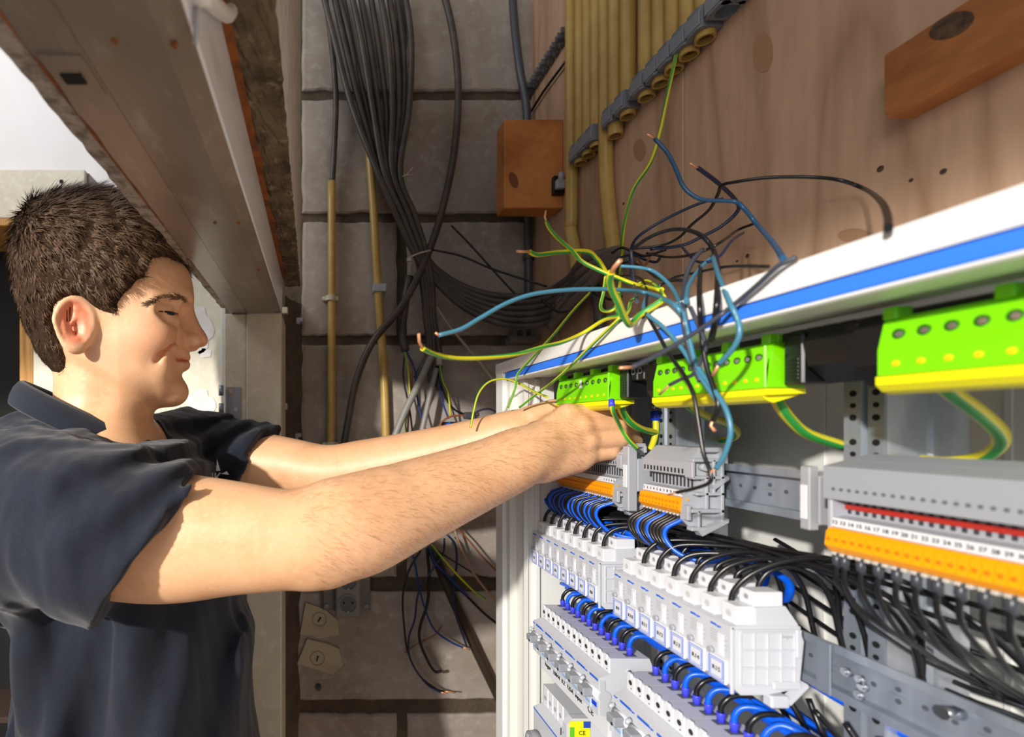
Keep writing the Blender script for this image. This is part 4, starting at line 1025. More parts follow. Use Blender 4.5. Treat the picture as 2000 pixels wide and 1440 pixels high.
wire([(1183, 540, .46), (1179, 570), (1173, 598), (1180, 608), (1196, 606), (1206, 592), (1206, 575, .5)], .0018, 'gy', 'small green-yellow loop hanging from the middle of the tangle', LW)
wire([(1205, 590, .4), (1206, 610), (1216, 620), (1228, 606), (1232, 590), (1246, 580, .45)], .0017, 'gy', 'small curled green-yellow wire right of the hanging loop', LW)
wire([(825, 681, .34), (850, 692), (890, 700), (950, 699), (1010, 692), (1060, 678), (1100, 668), (1140, 650), (1180, 625), (1214, 617, .46)], .0021, 'gy', 'long green-yellow wire reaching furthest left towards the man, copper tip bent up', LW, tip=[(819, 668, .335), (818, 653, .33)], ph=2)
wire([(1152, 572, .56), (1120, 606), (1080, 655), (1040, 698), (1012, 730), (1007, 755), (1000, 776), (992, 797, .56)], .0017, 'gy', 'green-yellow wire falling over the cabinet corner and ending beside its white post', LW, ph=1, twist=6)
wire([(1212, 620, .54), (1165, 665), (1120, 710), (1080, 746), (1045, 772), (1015, 796, .55)], .0018, 'gy', 'straight green-yellow wire slanting down over the blue seal', LW, twist=5)
wire([(919, 836, .56), (925, 802), (935, 768), (955, 746), (985, 740), (1015, 750), (1045, 766), (1070, 776, .58)], .0015, 'gy', 'thin green-yellow wire arching over the cabinet corner down to the arm', LW, twist=6)
wire([(857, 655, .36), (900, 643), (940, 620), (990, 592), (1040, 575), (1100, 567), (1160, 565), (1220, 567), (1265, 573), (1312, 592), (1334, 616, .40)], .0020, 't', 'long teal wire reaching left over the back wall, in front of the coil', LW, tip=[(850, 650, .36)])
wire([(1212, 520, .40), (1250, 523), (1280, 532), (1313, 563), (1333, 608), (1346, 660), (1360, 712), (1392, 758), (1418, 800), (1427, 845), (1414, 890), (1398, 916, .33)], .0018, 't', 'teal wire dropping from the coil through the tangle to the middle terminal block', LW, tip=[(1382, 928, .33)])
wire([(1279, 271, .43), (1303, 298), (1320, 330), (1336, 366), (1365, 388), (1400, 392), (1435, 394), (1452, 406), (1480, 440), (1510, 475), (1531, 508, .38)], .0019, 'td', 'teal wire standing up against the plywood with its copper tip at upper left', LW, tip=[(1263, 262, .43)])
wire([(1412, 389, .47), (1370, 396), (1300, 428), (1252, 458), (1235, 480), (1231, 510), (1236, 545, .55)], .0019, 'n', 'navy wire branching left below the standing teal wire', LW)
wire([(1363, 328, .45), (1402, 357), (1434, 388), (1442, 410), (1412, 440), (1370, 463), (1330, 480), (1270, 487, .52)], .0020, 'n', 'dark navy wire with short copper tip right of the standing teal wire', LW, tip=[(1346, 319, .45)])
wire([(1735, 447, .33), (1733, 420), (1720, 393), (1690, 370), (1640, 352), (1580, 346), (1500, 347), (1440, 355), (1410, 362), (1402, 380), (1385, 410), (1350, 440), (1325, 465), (1290, 480), (1235, 486, .53)], .0018, 'k', 'black wire making the widest arch across the plywood to the right', LW)
wire([(1236, 486, .45), (1270, 463), (1310, 449), (1345, 450), (1375, 464), (1395, 492), (1402, 530), (1401, 580), (1396, 630), (1388, 668, .34)], .0021, 'k', 'black wire looping up and over in the middle of the tangle', LW)
wire([(1235, 717, .27), (1280, 696), (1340, 661), (1400, 621), (1440, 590), (1480, 556), (1520, 520), (1556, 503, .30)], .0017, 's', 'blurred slate wire crossing the seal low down, bare tip left of the middle earth terminal', LW, tip=[(1210, 719, .27)])
wire([(1470, 438, .45), (1440, 450), (1410, 472), (1380, 488), (1340, 500), (1300, 502), (1262, 494, .55)], .0017, 'k', 'short black wire reaching up right from the coil below the arch', LW)
wire([(1500, 521, .42), (1440, 520), (1400, 524), (1350, 535), (1318, 542), (1285, 560, .55)], .0017, 'k', 'black wire lying just above the cabinet edge', LW)
wire([(1372, 488, .38), (1352, 512), (1338, 550), (1334, 610), (1342, 665), (1356, 715), (1368, 745, .33)], .0021, 's', 'slate wire bowing left down the front of the tangle', LW)
wire([(1262, 612, .45), (1285, 652), (1308, 694), (1333, 728), (1354, 770), (1365, 830), (1374, 885), (1388, 925), (1384, 944), (1350, 956), (1322, 962, .345)], .0017, 'k', 'black wire bending left across the orange plugs of the middle terminal block', LW, tip=[(1306, 967, .34)])
wire([(1368, 520, .38), (1366, 580), (1370, 650), (1380, 715), (1396, 765), (1403, 795), (1392, 822, .34)], .0020, 'k', 'black wire hanging almost straight down before the middle earth terminal', LW, tip=[(1388, 832, .34), (1396, 842, .34)])
wire([(1392, 500, .37), (1404, 540), (1424, 588), (1441, 626), (1444, 655), (1430, 683), (1404, 712, .33)], .0020, 't', 'teal wire bowing out right and returning to the middle earth terminal', LW, tip=[(1392, 734, .33)])
wire([(1388, 505, .38), (1368, 524), (1346, 555), (1340, 590, .39)], .0019, 't', 'short teal wire piece curving left at the top of the knot', LW)
wire([(1266, 572, .44), (1257, 600), (1266, 616), (1292, 636), (1322, 668), (1346, 702), (1376, 748), (1402, 785, .35)], .0018, 't', 'teal wire running down the left side of the tangle over the seal', LW)
wire([(1308, 752, .34), (1330, 741), (1354, 731), (1368, 705), (1378, 675), (1366, 640), (1348, 600, .36)], .0016, 's', 'thin slate wire whose bare tip touches the left end of the middle earth terminal', LW, tip=[(1288, 771, .34)])
for i, (pts, kd, lb) in enumerate([
    ([(1196, 494, .64), (1215, 484), (1240, 494), (1262, 500), (1300, 488, .55)], 'k', 'dark core curling out of the sheath ends, uppermost'),
    ([(1205, 505, .63), (1235, 498), (1262, 508), (1282, 512), (1290, 502, .57)], 'n', 'navy core curling out of the sheath ends'),
    ([(1195, 520, .62), (1230, 512), (1258, 524), (1290, 545), (1330, 548, .5)], 'k', 'black core running right out of the sheath ends'),
    ([(1200, 540, .6), (1240, 540), (1262, 560), (1262, 590), (1255, 620, .48)], 'k', 'black core hanging down from the sheath ends'),
    ([(1232, 488, .5), (1236, 520), (1240, 560), (1244, 590, .48)], 's', 'slate core hanging straight beside the coil end'),
    ([(1240, 560, .5), (1262, 548), (1285, 560), (1298, 580, .46)], 'gy', 'tiny green-yellow core at the right of the coil end'),
    ([(1246, 505, .6), (1258, 520), (1270, 500), (1276, 492, .58)], 'br', 'brown core poking up behind the coil end'),
    ([(1330, 480, .5), (1360, 510), (1400, 505), (1430, 470), (1452, 455, .46)], 'n', 'navy core crossing behind the tangle')]):
    wire(pts, .0019 if i < 5 else .0015, kd, lb, LW)
# ---- wires in the cabinet: earth leads
EW = 'thick green-yellow earth leads in the cabinet'
def W(x, y, X): return Q(x, y, X)
wire([W(1212, 778, .285), W(1214, 800, .290), W(1228, 822, .300), W(1252, 838, .318), W(1284, 846, .345)], .0034, 'gy', 'thick green-yellow lead from the earth terminal above the hands to the post', EW, raw=True, n=10, twist=4)
o = wire([W(1280, 815, .343), W(1281, 838, .342), W(1278, 858, .340), W(1270, 880, .335)], .0030, 'gy', 'green-yellow lead with blue crimp lug bolted under the earth symbol', EW, raw=True, twist=4, ph=2)
a, b = W(1280, 823, .3425), W(1280, 804, .3435); MB().cyl(a, b, .0042, 14).build('blue_crimp', mat('crimp_blue', (20, 60, 190), .35), o)
MB().cyl(b, W(1280, 796, .3438), .0022, 10).build('lug_neck', COPPER, o)
wire([W(1338, 778, .285), W(1350, 796, .292), W(1378, 812, .315), W(1412, 824, .345), W(1435, 838, .372), W(1436, 852, .385), W(1410, 860, .392), W(1352, 862, .390)], .0033, 'gy', 'thick green-yellow lead looping from the middle earth terminal back behind its post', EW, raw=True, twist=4, ph=1)
wire([W(1513, 758, .285), W(1519, 785, .292), W(1542, 818, .305), W(1578, 848, .322), W(1650, 872, .350)], .0033, 'gy', 'thick green-yellow lead sweeping right from the middle earth terminal to the near post', EW, raw=True, twist=4)
wire([W(1832, 742, .285), W(1860, 768, .298), W(1912, 806, .318), W(1950, 842, .342), W(1952, 868, .358), W(1915, 894, .368), W(1850, 903, .366), W(1795, 899, .360)], .0033, 'gy', 'thick green-yellow lead looping under the large right-hand earth terminal', EW, raw=True, twist=4, ph=1)
o = wire([W(1195, 793, .2630), W(1198, 806, .2660), W(1212, 835, .285), W(1226, 858, .292), W(1245, 877, .303)], .0019, 'gy', 'thin green-yellow wire with blue ferrule held over the fingers', 'green-yellow wires being fitted', raw=True, twist=5)
a, b = W(1195, 794, .2630), W(1194, 781, .2640); MB().cyl(a, b, .0027, 12, r2=.0023).build('blue_ferrule', FERR, o)

# ---- loops below the orange plugs
rr = random.Random(4)
def loop(Y, kind, label, group, drop=0.0, ext=.05, i=0, size=1.0):
    j = rr.uniform(-.0012, .0012)
    pts = [Vector((.3005, Y, H-.0745)), Vector((.2985, Y, H-.0775)), Vector((.2880, Y+.0050*size, H-.0835+j)), Vector((.2840, Y+.0030*size, H-.0930)),
           Vector((.2880, Y-.0070, H-.1030+j)), Vector((.2990, Y-.0200, H-.1075+drop)), Vector((.3140+.002*(i % 3), Y-.0320, H-.1055+drop)), Vector((.3220+.0015*(i % 4), Y-ext, H-.1060+drop))]
    return wire(pts, .0017, kind, label, group, raw=True, k=5)
for i in range(A_n):
    Y = A_Ya-(i+.5)*pit; kd = 'b' if i in (0, 2, 3, 5, 8, 10, 13, 15, 18, 21, 23, 26) else 'k'
    loop(Y, kd, f'{"blue" if kd == "b" else "black"} wire looping from the hand-side terminal block, {ORD[i]} from the far end', 'wire loops under the hand-side terminal block', drop=rr.uniform(-.002, .002), ext=.05, i=i, size=1.3 if i else 2)
for i in range(B_n):
    Y = B_Ya-(i+.5)*pit; kd = 'b' if i in (3, 6, 11) else 'k'
    pts = [Vector((.3005, Y, H-.0745)), Vector((.2985, Y, H-.0775)), Vector((.2895, Y+.004, H-.0850)), Vector((.2870, Y+.001, H-.0940)), Vector((.2925, Y-.007, H-.1035)), Vector((.3040, Y-.019, H-.1065)), Vector((.316, Y-.034, H-.1050+.0005*i)), Vector((.322, max(.335, Y-.055), H-.104))]
    wire(pts, .0018, kd, f'{"blue" if kd == "b" else "black"} wire looping from the short middle terminal block, {ORD[i]} from the far end', 'wire loops under the middle terminal block', raw=True, k=5)
# near block wires, dropping back behind the rail
BOOT = mat('boot_grey', (58, 62, 70), .35)
for i in range(20):
    if i not in (0, 1, 3, 5, 7, 9, 11, 13, 15, 17): continue
    Y = C_Ya-(i+.5)*pit; j = rr.uniform(-.004, .004)
    pts = [Vector((.3005, Y, H-.0745)), Vector((.3000, Y, H-.082)), Vector((.3020, Y+.001, H-.092)), Vector((.3150, Y+.004, H-.108+j)), Vector((.3400, Y+.012, H-.124+j)), Vector((.3700, Y+.018, H-.141+j)), Vector((.3850, Y+.013, H-.149+j*.5)), Vector((.3900, Y-.005, H-.1530+j*.3)), Vector((.3930, Y-.05, H-.1560))]
    o = wire(pts, .0012, 'k', f'black wire dropping from the near terminal block, {ORD[i]} socket from its left end', 'black wires under the near terminal block', raw=True, k=6)
    MB().tube([Vector((.3005, Y, H-.0735)), Vector((.3003, Y, H-.0785)), Vector((.3010, Y, H-.082))], [.0020, .0021, .0017], 10).build('wire_boot', BOOT, o)
for i, (z, x, y1) in enumerate(((-.094, .345, .16), (-.112, .37, .15), (-.155, .39, .12), (-.160, .385, .12))):
    pts = [Vector((x-.01, .33, H+z+.004)), Vector((x, .29, H+z-.002)), Vector((x, .25, H+z)), Vector((x, y1, H+z-.004))]
    wire(pts, .0017, 'k', f'black wire running towards the camera behind the near post, {["uppermost", "second from the top", "third from the top", "lowest"][i]}', 'black wires behind the near post', raw=True)

# ---- contactor wires
for e in cons:
    y = e['y0']+.0148; num = e['label'].split('label ')[1].split(' ')[0]
    j = rr.uniform(-.002, .002); near = num in ('R13', 'R14', 'R15')
    if num != 'R9':
        pts = [Vector((.2800, y, H-.1285)), Vector((.2802, y, H-.1200)), Vector((.2830, y-.001, H-.1080)), Vector((.2920, y-.006, H-.0985+j)), Vector((.3080, y-.020, H-.0945+j)), Vector((.3240, y-.042, H-.0925+j)), Vector((.3350, y-.075, H-.0930+j))]
        if near: pts = [Vector((.2800, y, H-.1285)), Vector((.2802, y, H-.1210)), Vector((.2820, y-.001, H-.1110)), Vector((.2900, y-.005, H-.0990)), Vector((.3060, y-.012, H-.0900+j)), Vector((.3250, y-.020, H-.0880+2*j)), Vector((.3420, y-.026, H-.0920)), Vector((.356, y-.030, H-.108)), Vector((.36, y-.030, H-.14))]
        o = wire(pts, .0017, 'k', f'black wire arching out of the front slot of contactor {num}', 'black wires from the contactor front slots', raw=True, k=6)
        MB().tube([Vector((.2800, y, H-.1290)), Vector((.2801, y, H-.1235))], .0022, 10).build('black_ferrule', mat('matt_black', (30, 30, 32), .5), o)
    pts = [Vector((.2990, y+.0005, H-.1120)), Vector((.3000, y, H-.1060)), Vector((.3050, y-.002, H-.0995+j)), Vector((.3150, y-.006, H-.0955+j)), Vector((.3280, y-.010, H-.1000)), Vector((.3360, y-.012, H-.1150)), Vector((.3400, y-.014, H-.1400)), Vector((.3420, y-.020, H-.170))]
    o = wire(pts, .0016, 'k', f'black wire with blue ferrule in the rear slot of contactor {num}', 'blue-tipped wires in the contactor rear slots', raw=True, k=5)
    MB().tube([Vector((.2990, y+.0005, H-.1170)), Vector((.2992, y+.0004, H-.1110))], [.0021, .0027], 10).build('blue_ferrule', FERR, o)
# ---- black harness above the contactors
for i in range(8):
    x0 = .312+.0034*(i % 4)+rr.uniform(-.001, .001); z0 = -.0940-.0042*(i//4)+rr.uniform(-.001, .001)
    pts = []; Y = .585-.01*i
    while Y > .33-.004*i: pts.append(Vector((x0+.0022*math.sin(Y*40+i)+(.5-Y)*.03, Y, H+z0+.0016*math.cos(Y*33+i*2)+(0.45-Y)*.05*(1 if Y < .45 else 0)))); Y -= .035
    q = pts[-1]; x1 = q.x
    if i % 3 == 0: pts += [Vector((x1+.012, q.y-.02, q.z-.008)), Vector((x1+.024, q.y-.03, q.z-.03)), Vector((x1+.03, q.y-.034, q.z-.07))]
    else: pts += [Vector((x1+.005, q.y-.03, q.z+.001)), Vector((x1+.014, q.y-.06, q.z-.004-.002*i)), Vector((.368, q.y-.07, q.z-.03-.004*i)), Vector((.380, q.y-.085, -.150-.001*i+H))]
    wire(pts, .0015, 'k', f'black wire in the harness above the contactors, strand {["nearest the front", "second from the front", "third from the front", "at the back"][i % 4]}, {["upper", "lower"][i//4]} layer', 'black harness above the contactors', raw=True, k=5)
for i in range(2):
    pts = [Vector((.300+.004*i, .52, H-.100)), Vector((.303+.004*i, .47, H-.105)), Vector((.312+.005*i, .43, H-.1045)), Vector((.322+.004*i, .395, H-.104)), Vector((.330+.003*i, .365, H-.104)), Vector((.333, .345+.016*i, H-.1100)), Vector((.324, .335+.020*i, H-.1180)), Vector((.312, .330+.020*i, H-.1180))]
    wire(pts, .0026, 'b', ['thick blue wire running along the front of the black harness, dipping last', 'thick blue wire in the black harness, dipping first behind the contactors'][i], 'thick blue wires in the harness', raw=True)
for i in range(6):
    y = .485-.012*i; x = .318+.002*(i % 3)
    wire([Vector((x, y, H-.104)), Vector((x+.003, y-.003, H-.118)), Vector((x+.004, y-.004, H-.14))], .0017, 'b' if i % 3 else 'k', f'{"blue" if i % 3 else "black"} wire diving between the contactor groups, {ORD[i]} from the far end', 'wires diving behind the contactors', raw=True, k=4)
for i in range(5):   # loose black arcs behind, right of contactors
    y = .345-.008*i
    pts = [Vector((.330, y+.01, H-.092)), Vector((.346, y-.006, H-.0935)), Vector((.360, y-.016, H-.104)), Vector((.366, y-.018, H-.130)), Vector((.368, y-.016, H-.165)), Vector((.370, y-.012, H-.2))]
    wire(pts, .0018, 'k', f'black wire falling behind the middle rail, {ORD[i]} from the contactors', 'black wires falling behind the middle rail', raw=True)
for i in range(5):
    z = -.118-.015*i
    pts = [Vector((.395, .42, H+z+.02)), Vector((.398, .36, H+z)), Vector((.40, .31, H+z-.004)), Vector((.40, .2, H+z-.012))]
    wire(pts, .0017, 'k', f'black wire along the cabinet back between contactors and near post, {ORD[i]} from the top', 'black wires along the cabinet back', raw=True)

# ---- breaker top wires and the blue bundle
k = 0
for e in sorted(brs, key=lambda o: -o['y0']):
    for h_ in (1, 0):
        y = e['y0']+W2/2*h_+W2/2*.53; kd = 'b' if h_ == 0 else 'k'; j = rr.uniform(-.001, .001)
        pts = [Vector((.2858, y, H-.2050)), Vector((.2860, y, H-.1990)), Vector((.2890, y-.001, H-.1935)), Vector((.2935, y-.004, H-.1900+j)), Vector((.2985, y-.010, H-.1900)), Vector((.3015, y-.022, H-.1925+j)), Vector((.3030, y-.040, H-.1940))]
        if kd == 'k': pts = pts[:3]+[Vector((.2930, y-.002, H-.1905)), Vector((.2980, y-.004, H-.1890)), Vector((.3025, y-.006, H-.1900)), Vector((.3045, y-.010, H-.1930))]
        o = wire(pts, .0020 if kd == 'b' else .0018, kd, f'{"blue" if kd == "b" else "black"} wire with blue ferrule in the lower breakers, {ORD[k]} from the cabinet side', 'ferruled wires in the tops of the breakers', raw=True, k=5)
        MB().tube([Vector((.2857, y, H-.2106)), Vector((.2858, y, H-.2040)), Vector((.2858, y, H-.2030))], [.0022, .0027, .0027], 10).build('blue_ferrule', FERR, o)
        k += 1
for i in range(7):
    a = 2*math.pi*i/7; pts = []; Y = .598-.012*i
    while Y > .30: 
        pts.append(Vector((.3030+.0034*math.cos(a+Y*26), Y, H-.1935+.0034*math.sin(a+Y*26)-.001*math.cos(Y*20)))); Y -= .022
    pts += [Vector((.318+.002*i, .285-.002*i, H-.196-.002*i)), Vector((.338, .262, H-.190-.003*i)), Vector((.355, .24, H-.188-.003*i))]
    wire(pts, .0021, 'b' if i != 3 else 'db', f'blue wire twisted into the bundle under the contactors, strand {ORD[i]} to end on the left', 'blue bundle under the contactors', raw=True, k=4)
for i, (z, x) in enumerate(((-.183, .35), (-.188, .36), (-.210, .345), (-.218, .36), (-.225, .35))):
    pts = [Vector((x-.012, .37, H+z+.012)), Vector((x, .33, H+z)), Vector((x+.006, .30, H+z-.004)), Vector((x+.012, .25, H+z-.006))]
    wire(pts, .0030 if i < 3 else .0022, 'b', f'thick blue wire running behind the near post below the middle rail, {ORD[i]} from the top', 'thick blue wires behind the near post', raw=True)
for i in range(6):
    pts = [Vector((.325+.005*(i % 3), .36-.014*i, H-.186)), Vector((.335, .35-.014*i, H-.205)), Vector((.345, .345-.014*i, H-.235)), Vector((.35, .34-.014*i, H-.28))]
    wire(pts, .0018, 'k', f'black wire dropping past the lowest breakers, {ORD[i]} from the far end', 'black wires behind the lowest breakers', raw=True)

# ================================================================ wires on the back wall
UW = 'thin wires hanging on the block wall above the arm'
def bw(pts, r, kd, lb, g, tip=None, d=.965): return wire([(p[0], p[1], d) for p in pts], r, kd, lb, g, tip=[(t[0], t[1], d) for t in tip] if tip else None, n=6, k=5)
bw([(792, 684), (803, 712), (803, 760), (798, 810), (796, 850)], .0019, 'br', 'brown core from the short dark cable end', UW)
bw([(794, 686), (810, 722), (814, 770), (822, 810), (838, 862)], .0019, 'db', 'dark blue core from the short dark cable end', UW, d=.96)
bw([(791, 688), (797, 730), (800, 780), (792, 830), (800, 865)], .0019, 'gy', 'green-yellow core from the short dark cable end', UW, d=.955)
bw([(790, 690), (788, 740), (800, 800), (806, 860), (800, 900)], .0019, 'k', 'black core from the short dark cable end', UW)
WE = mat('white_sheath_end', (190, 184, 176), .5)
tag(MB().tube([P(856, 690, .955), P(858, 714, .955)], .0066, 10).build('sheath_end', WE), 'pale stripped cable end left of the wall connector', 'cable')
bw([(857, 712), (860, 745), (875, 785), (895, 805), (925, 812)], .0021, 'k', 'black core curving right into the small wall connector', UW, d=.955)
bw([(859, 712), (864, 745), (875, 768), (880, 815)], .0020, 'gy', 'green-yellow core hanging from the pale cable end', UW, d=.953)
bw([(856, 712), (859, 760), (866, 790), (876, 818)], .0018, 'db', 'blue core hanging from the pale cable end', UW, d=.957)
bw([(928, 806), (940, 801), (955, 799), (968, 804)], .0022, 's', 'slate wire leaving the connector towards the cabinet, upper', UW, d=.95)
bw([(928, 816), (945, 819), (960, 812), (972, 803)], .0022, 's', 'slate wire leaving the connector towards the cabinet, lower', UW, d=.95)
bw([(852, 842), (862, 826), (880, 814), (912, 811)], .0019, 'br', 'brown wire arching left from the wall connector', UW, d=.95)
c = P(917, 812, .95); m = MB(); m.bbox(c.x-.011, c.x+.012, c.y-.006, c.y+.008, c.z-.007, c.z+.007, .0025); m.cyl((c.x+.012, c.y, c.z+.002), (c.x+.018, c.y, c.z+.002), .004, 8)
tag(m.build('wall_connector', mat('connector_grey', (70, 70, 76), .45)), 'dark grey wire connector hanging left of the cabinet', 'connector')
c = P(881, 832, .96); m = MB(); m.bbox(c.x-.018, c.x+.018, c.y-.005, c.y+.008, c.z-.006, c.z+.008, .003)
tag(m.build('wall_connector', mat('connector_black', (34, 34, 38), .45)), 'black wire connector just above the forearm', 'connector')
bw([(867, 838), (872, 830), (880, 826)], .002, 'b', 'short bright blue wire in the black connector', UW, d=.945)
LO = 'thin wires hanging on the block wall below the arm'
bw([(822, 1075), (800, 1112), (787, 1165), (790, 1230), (797, 1275), (818, 1318), (850, 1345), (868, 1351)], .0021, 'k', 'black wire hanging lowest below the arm with bright copper tip', LO, tip=[(888, 1353)])
bw([(868, 1052), (866, 1080), (850, 1105), (826, 1140), (815, 1168), (810, 1210), (798, 1250), (803, 1292), (832, 1335), (860, 1353)], .0020, 'n', 'navy wire following the lowest black wire', LO, d=.96, tip=[(874, 1354)])
bw([(805, 1078), (812, 1110), (818, 1146), (833, 1198), (850, 1232), (880, 1254), (904, 1265)], .0021, 'db', 'dark blue wire curving right to a copper tip below the arm', LO, tip=[(918, 1270)])
bw([(834, 1070), (838, 1125), (835, 1178), (821, 1222), (820, 1252), (836, 1292), (850, 1312), (862, 1311)], .0030, 'k', 'thicker black wire with a hooked end below the arm', LO)
bw([(873, 1044), (889, 1064), (892, 1100), (886, 1150), (888, 1192), (912, 1264)], .0022, 'n', 'navy wire hanging straight beside the pink-brown one', LO, d=.96)
bw([(836, 1064), (858, 1115), (890, 1145), (915, 1168), (945, 1198), (975, 1222)], .0026, 'k', 'black wire slanting right towards the cabinet below the arm', LO)
bw([(843, 1065), (872, 1100), (905, 1135), (930, 1158), (948, 1170)], .0022, 'gy', 'bright green-yellow wire below the arm', LO, d=.95)
bw([(888, 1036), (902, 1075), (925, 1120), (955, 1160), (972, 1178)], .0024, 'pk', 'pink-brown wire slanting to the cabinet side', LO, d=.96)
bw([(893, 1032), (915, 1055), (940, 1085), (972, 1118)], .0018, 'br', 'thin brown wire highest below the arm', LO, d=.96)
bw([(832, 1060), (860, 1080), (900, 1105), (935, 1125), (972, 1134)], .0016, 'k', 'thin black wire crossing the lit patch of wall below the arm', LO, d=.965)
bw([(836, 1064), (850, 1100), (875, 1125), (888, 1140), (915, 1165)], .0022, 'db', 'dark blue wire beside the green-yellow one', LO, d=.955)
bw([(790, 1275), (815, 1258), (850, 1240), (862, 1222)], .0013, 'br', 'very thin brown string on a lower block', LO, d=.99)
# ================================================================ the man
def smin(a, b, k):
    h = np.clip(.5+.5*(b-a)/k, 0, 1); return b*(1-h)+a*h-k*h*(1-h)
def smax(a, b, k): return -smin(-a, -b, k)
def cap(p, a, b, ra, rb):
    a = np.asarray(a, np.float32); b = np.asarray(b, np.float32); ab = b-a; L2 = float(ab@ab)+1e-12
    t = np.clip(((p-a)@ab)/L2, 0, 1); q = p-a-t[:, None]*ab
    return np.sqrt((q*q).sum(1))-(ra+(rb-ra)*t)
def ell(p, c, r, M=None):
    q = p-np.asarray(c, np.float32)
    if M is not None: q = q@np.asarray(M, np.float32)
    r = np.asarray(r, np.float32); k0 = np.sqrt(((q/r)**2).sum(1)); k1 = np.sqrt(((q/(r*r))**2).sum(1))+1e-9
    return k0*(k0-1)/k1
def sdf_mesh(fn, lo, hi, vox, B=8, slack=1.6):
    lo = np.array(lo, float); hi = np.array(hi, float); bs = B*vox
    nb = np.ceil((hi-lo)/bs).astype(int)
    gi = np.stack(np.meshgrid(*[np.arange(n) for n in nb], indexing='ij'), -1).reshape(-1, 3)
    keep = []
    for s in range(0, len(gi), 60000):
        c = (lo+(gi[s:s+60000]+.5)*bs).astype(np.float32); keep.append(np.abs(fn(c)) < bs*.87*slack)
    gi = gi[np.concatenate(keep)]
    loc = np.stack(np.meshgrid(*[np.arange(B+1)]*3, indexing='ij'), -1).reshape(-1, 3)
    S = (nb*B+2).astype(np.int64)
    key = lambda c: (c[:, 0]*S[1]+c[:, 1])*S[2]+c[:, 2]
    V = []; K = []; E = [[], [], []]
    offs = np.array([(i, j, k) for i in (0, 1) for j in (0, 1) for k in (0, 1)])
    for s in range(0, len(gi), 96):
        g = gi[s:s+96]; n = len(g)
        pts = (g[:, None, :]*B+loc[None]).astype(np.int64)
        d = fn((lo+pts.reshape(-1, 3)*vox).astype(np.float32)).reshape(n, B+1, B+1, B+1)
        ins = d < 0; cs = np.zeros((n, B, B, B), int)
        for o in offs: cs += ins[:, o[0]:o[0]+B, o[1]:o[1]+B, o[2]:o[2]+B]
        mix = (cs > 0) & (cs < 8); idx = np.argwhere(mix)
        if not len(idx): continue
        ci = g[idx[:, 0]]*B+idx[:, 1:]
        acc = np.zeros((len(idx), 3)); cnt = np.zeros(len(idx))
        def val(o): return d[idx[:, 0], idx[:, 1]+o[0], idx[:, 2]+o[1], idx[:, 3]+o[2]]
        vals = {tuple(o): val(o) for o in offs}
        for ax in range(3):
            for o in offs:
                if o[ax]: continue
                o2 = o.copy(); o2[ax] = 1; a = vals[tuple(o)]; b = vals[tuple(o2)]
                m = (a < 0) != (b < 0); t = np.where(m, a/(a-b+1e-20), 0)
                pos = o[None].repeat(len(idx), 0).astype(float); pos[:, ax] += t
                acc += pos*m[:, None]; cnt += m
        V.append(lo+(ci+acc/cnt[:, None])*vox); K.append(key(ci))
        for ax in range(3):
            o2 = np.zeros(3, int); o2[ax] = 1
            a = vals[(0, 0, 0)]; b = vals[tuple(o2)]; m = (a < 0) != (b < 0)
            E[ax].append(np.concatenate([ci[m], (a[m] < 0)[:, None].astype(int)], 1))
    V = np.concatenate(V); K = np.concatenate(K)
    K, first = np.unique(K, return_index=True); V = V[first]
    F_ = []
    for ax in range(3):
        e = np.unique(np.concatenate(E[ax]), axis=0); c = e[:, :3]; u, v = [(1, 2), (2, 0), (0, 1)][ax]
        quad = []; ok = np.ones(len(c), bool)
        for (du, dv) in ((0, 0), (1, 0), (1, 1), (0, 1)):
            cc = c.copy(); cc[:, u] -= du; cc[:, v] -= dv; k = key(cc); p = np.clip(np.searchsorted(K, k), 0, len(K)-1)
            ok &= (K[p] == k); quad.append(p)
        q = np.stack(quad, 1); fl_ = e[:, 3] == 0; q[fl_] = q[fl_][:, ::-1]; F_.append(q[ok][:, ::-1])
    F_ = np.concatenate(F_)
    return V, F_
def np_mesh(name, V, F_, mats, parent, fmat=None, col=None):
    o0 = np.array(WL[parent.name]) if parent is not None else np.zeros(3)
    me = bpy.data.meshes.new(name); me.vertices.add(len(V)); me.vertices.foreach_set('co', (V-o0).astype(np.float32).ravel())
    n = F_.shape[1]; me.loops.add(F_.size); me.loops.foreach_set('vertex_index', F_.astype(np.int32).ravel()); me.polygons.add(len(F_))
    me.polygons.foreach_set('loop_start', (np.arange(len(F_))*n).astype(np.int32)); me.polygons.foreach_set('use_smooth', np.ones(len(F_), bool))
    for m in (mats if isinstance(mats, (list, tuple)) else [mats]): me.materials.append(m)
    if fmat is not None: me.polygons.foreach_set('material_index', fmat.astype(np.int32))
    me.update(); me.validate()
    if col is not None:
        a = me.color_attributes.new('tint', 'FLOAT_COLOR', 'POINT'); c = np.ones((len(V), 4), np.float32); c[:, :3] = col; a.data.foreach_set('color', c.ravel())
    o = bpy.data.objects.new(name, me); COL.objects.link(o)
    if parent is not None: o.parent = parent
    WL[o.name] = tuple(o0); return o

def vh(p): return np.array([p.x, p.y, p.z], np.float32)
def pw(x, y, d): return vh(P(x, y, d))
def wv(X, Y, h): return np.array([X, Y, H+h], np.float32)

